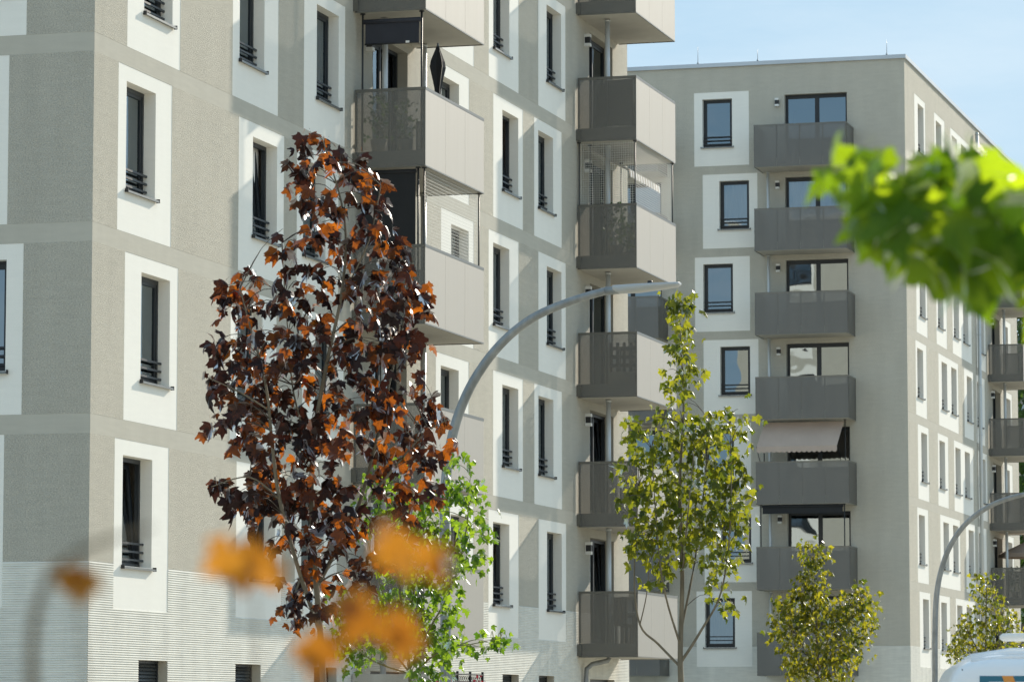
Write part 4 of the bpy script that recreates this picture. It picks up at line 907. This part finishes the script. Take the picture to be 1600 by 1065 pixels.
# raised ground-floor terrace of the near block: part of the building
m = MB(); m.box(12.40, 12.55, -1.45, -0.02, 0, 2.33); m.obj('terrace_wall', M['slab'], A)
m = MB(); m.box(12.56, 16.1, -1.45, -0.25, 0, 1.15); m.obj('terrace_slab', M['slab'], A)
m = MB()
for z in (2.33, 2.2): m.box(12.6, 15.9, -1.44, -1.41, z, z + 0.03)
for x in np.arange(12.6, 15.95, 0.82): m.box(x, x + 0.035, -1.445, -1.405, 1.15, 2.40)
for i in range(26):
    x = 12.7 + i * 0.122; m.tube([(x + 0.045 * math.cos(q), -1.425, 2.275 + 0.04 * math.sin(q)) for q in np.linspace(0, 2 * math.pi, 9)], 0.006, 4)
m.obj('terrace_railing', M['dark'], A)
for i, x in enumerate((12.9, 15.2)):
    t = on_building(A, 'flower_box', (x, -1.56, 1.75), ['box of red flowers hung on the terrace railing by the concrete wall', 'box of red flowers hung at the open end of the terrace railing'][i], 'flower box', 'flower boxes')
    m = MB(); m.box(-0.35, 0.35, -0.09, 0.09, 0, 0.18); m.box(-0.3, -0.27, 0.05, 0.13, 0.1, 0.47); m.box(0.27, 0.3, 0.05, 0.13, 0.1, 0.47); m.obj('box', M['dark'], t)
    m = MB(); rnd = random.Random(i)
    for _ in range(160):
        c = Vector((rnd.uniform(-.36, .36), rnd.gauss(0, .07), 0.2 + abs(rnd.gauss(0, .14)))); s_ = 0.03; a_ = Vector((rnd.gauss(0, 1), rnd.gauss(0, 1), rnd.gauss(0, 1))).normalized() * s_; b_ = a_.orthogonal().normalized() * s_
        m.quad(c - a_, c - b_, c + a_, c + b_)
    m.obj('flowers', M['redpetal'], t, kind='stuff')

# ------------------------------------------------------------------ white van at the kerb
V_ = tag(empty('parked_van', (2.224, 19.4, 0), -0.07), 'white panel van with teal and orange lettered side parked before the second lamp', 'van')
def section(x):
    """half outline of the body at length x: list of (y, z) from sill to roof centre"""
    e = min(1.0, x / 0.34); g_ = np.interp(x, [0, .012, .03, .05, .09, .2, 3.1, 3.9, 4.3, 4.75], [1.735, 1.775, 1.81, 1.832, 1.852, 1.86, 1.86, 1.30, 1.02, 0.80])
    c = np.interp(x, [0, .012, .03, .05, .09, .14, .19, .25, 3.0, 3.2, 3.9, 4.3, 4.75], [1.765, 1.806, 1.835, 1.851, 1.873, 1.895, 1.915, 1.93, 1.93, 1.90, 1.34, 1.07, 0.86])
    k = 1 - 0.07 * (1 - min(1, x / 0.16)) ** 2 - (0.12 * max(0, (x - 4.2) / 0.55) ** 2)
    s_ = g_ / 1.86
    return [(0.86 * k, 0.30), (0.92 * k, 0.45), (0.925 * k, 0.95 * s_), (0.90 * k, 1.25 * s_), (0.855 * k, 1.62 * s_), (0.82 * k, 1.76 * s_), (0.79 * k, g_ - 0.035), (0.75 * k, g_), (0.55 * k, g_ + (c - g_) * .55), (0.3 * k, g_ + (c - g_) * .88), (0.0, c)]
xs_ = [0, .01, .03, .06, .1, .14, .2, .27, .34, .6, 1.2, 2.0, 2.8, 3.1, 3.3, 3.6, 3.9, 4.1, 4.3, 4.5, 4.65, 4.75]
m = MB(); rows = []
for x in xs_:
    h_ = section(x); full = [(-y, z) for y, z in h_] + [(y, z) for y, z in h_[-2::-1]]; i = len(m.v); rows.append(i)
    for y, z in full: m.v.append((x, y, z))
nn = 21
for a, b in zip(rows[:-1], rows[1:]):
    for q in range(nn - 1): m.f.append((a + q, b + q, b + q + 1, a + q + 1)); m.m.append(0); m.sm.append(True)
m.f.append(tuple(rows[0] + q for q in range(nn))); m.m.append(0); m.sm.append(False); m.f.append(tuple(rows[-1] + q for q in range(nn))[::-1]); m.m.append(0); m.sm.append(False)
m.obj('body', M['carpaint'], V_)
def roofz(x, y):
    h_ = section(x)[::-1]; return float(np.interp(abs(y), [p[0] for p in h_], [p[1] for p in h_]))
for y in (-0.62, -0.47, -0.32, -0.17, 0.0, 0.17, 0.32, 0.47, 0.62):
    m = MB(); m.tube([(x, y, roofz(x, y) + 0.003) for x in np.linspace(0.10 + 0.05 * (1 - abs(y)), 2.8, 14)], 0.015, 6); m.obj('roof_rib', M['carpaint'], V_)
def sidey(z, x=1.0):
    h_ = section(x)[:8]; return -float(np.interp(z, [p[1] for p in h_], [p[0] for p in h_]))
def side_patch(name, pts, mt, off=0.004):
    m = MB(); m.poly([(x, sidey(z, max(x, .01)) - off, z) for x, z in pts]); return m.obj(name, mt, V_)
m = MB()                                        # shut line of the rear door
for za, zb in zip(np.linspace(0.5, 1.83, 12)[:-1], np.linspace(0.5, 1.83, 12)[1:]): m.quad((0.066, sidey(za, .066) - .003, za), (0.071, sidey(za, .071) - .003, za), (0.071, sidey(zb, .071) - .003, zb), (0.066, sidey(zb, .066) - .003, zb))
m.obj('door_gap', M['dark'], V_)
m = MB(); zs = np.linspace(1.10, 1.795, 8)
for za, zb in zip(zs[:-1], zs[1:]):
    fx = lambda z: 0.145 + 0.02 * (z - 1.5); m.quad((fx(za), sidey(za) - .004, za), (2.3, sidey(za) - .004, za), (2.3, sidey(zb) - .004, zb), (fx(zb), sidey(zb) - .004, zb))
m.obj('side_graphic', M['teal'], V_)
m = MB()
for za, zb in zip(zs[:-1], zs[1:]):
    fx = lambda z: 0.26 - 0.35 * (z - 1.795); m.quad((fx(za), sidey(za) - .007, za), (fx(za) + .055, sidey(za) - .007, za), (fx(zb) + .055, sidey(zb) - .007, zb), (fx(zb), sidey(zb) - .007, zb))
m.obj('side_stripe', M['orange'], V_)
cu = bpy.data.curves.new('lettering', 'FONT'); cu.body = 'EXO'; cu.size = 0.20; cu.extrude = 0.001; cu.materials.append(M['carpaint'])
to = bpy.data.objects.new('tmp', cu); COL.objects.link(to); dg = bpy.context.evaluated_depsgraph_get(); lm_ = bpy.data.meshes.new_from_object(to.evaluated_get(dg)); bpy.data.objects.remove(to)
o = put('lettering', lm_, V_, (0.175, sidey(1.70) - 0.012, 1.628)); o.rotation_euler = (math.radians(84), 0, 0)
m = MB(); m.tube([(x, -0.42, 1.993) for x in (0.275, 0.29, 0.32, 2.6)], [0.008, 0.019, 0.021, 0.021], 10); o = m.obj('roof_bar', M['lampwhite'], V_)
for x in (0.75, 1.7, 2.5): m = MB(); m.box(x, x + 0.06, -0.45, -0.39, roofz(x, .42) - 0.002, 1.975); m.obj('foot', M['dark'], o)
for x in (0.75, 3.85):
    for y in (-0.86, 0.86):
        s_ = 1 if y > 0 else -1; m = MB(); m.tube([(x, y - .11 * s_, .33), (x, y - .1 * s_, .33), (x, y + .05 * s_, .33), (x, y + .07 * s_, .33)], [0.30, 0.33, 0.33, 0.30], 24); w_ = m.obj('wheel', M['rubber'], V_)
        m = MB(); m.tube([(x, y + .06 * s_, .33), (x, y + .078 * s_, .33)], [0.21, 0.20], 20); m.obj('rim', M['rim'], w_)
m = MB(); zs = np.linspace(1.16, 1.70, 6)
for za, zb in zip(zs[:-1], zs[1:]):
    fx = lambda z: 3.45 - 0.62 * (z - 1.16); m.quad((2.45, sidey(za) - .004, za), (fx(za), sidey(za) - .004, za), (fx(zb), sidey(zb) - .004, zb), (2.45, sidey(zb) - .004, zb))
m.obj('cab_window', M['frame'], V_)
m = MB(); m.box(-0.05, 0.06, -0.84, 0.84, 0.34, 0.56); m.obj('rear_bumper', M['dark'], V_)
m = MB(); m.box(4.68, 4.80, -0.78, 0.78, 0.30, 0.52); m.obj('front_bumper', M['dark'], V_)
for y in (-0.86, 0.80): m = MB(); m.box(-0.012, 0.05, y, y + 0.07, 0.85, 1.25); m.obj('tail_light', M['redlamp'], V_)
for y in (-0.74, 0.52): m = MB(); m.box(4.66, 4.765, y, y + 0.22, 0.66, 0.78); m.obj('headlight', M['lampwhite'], V_)
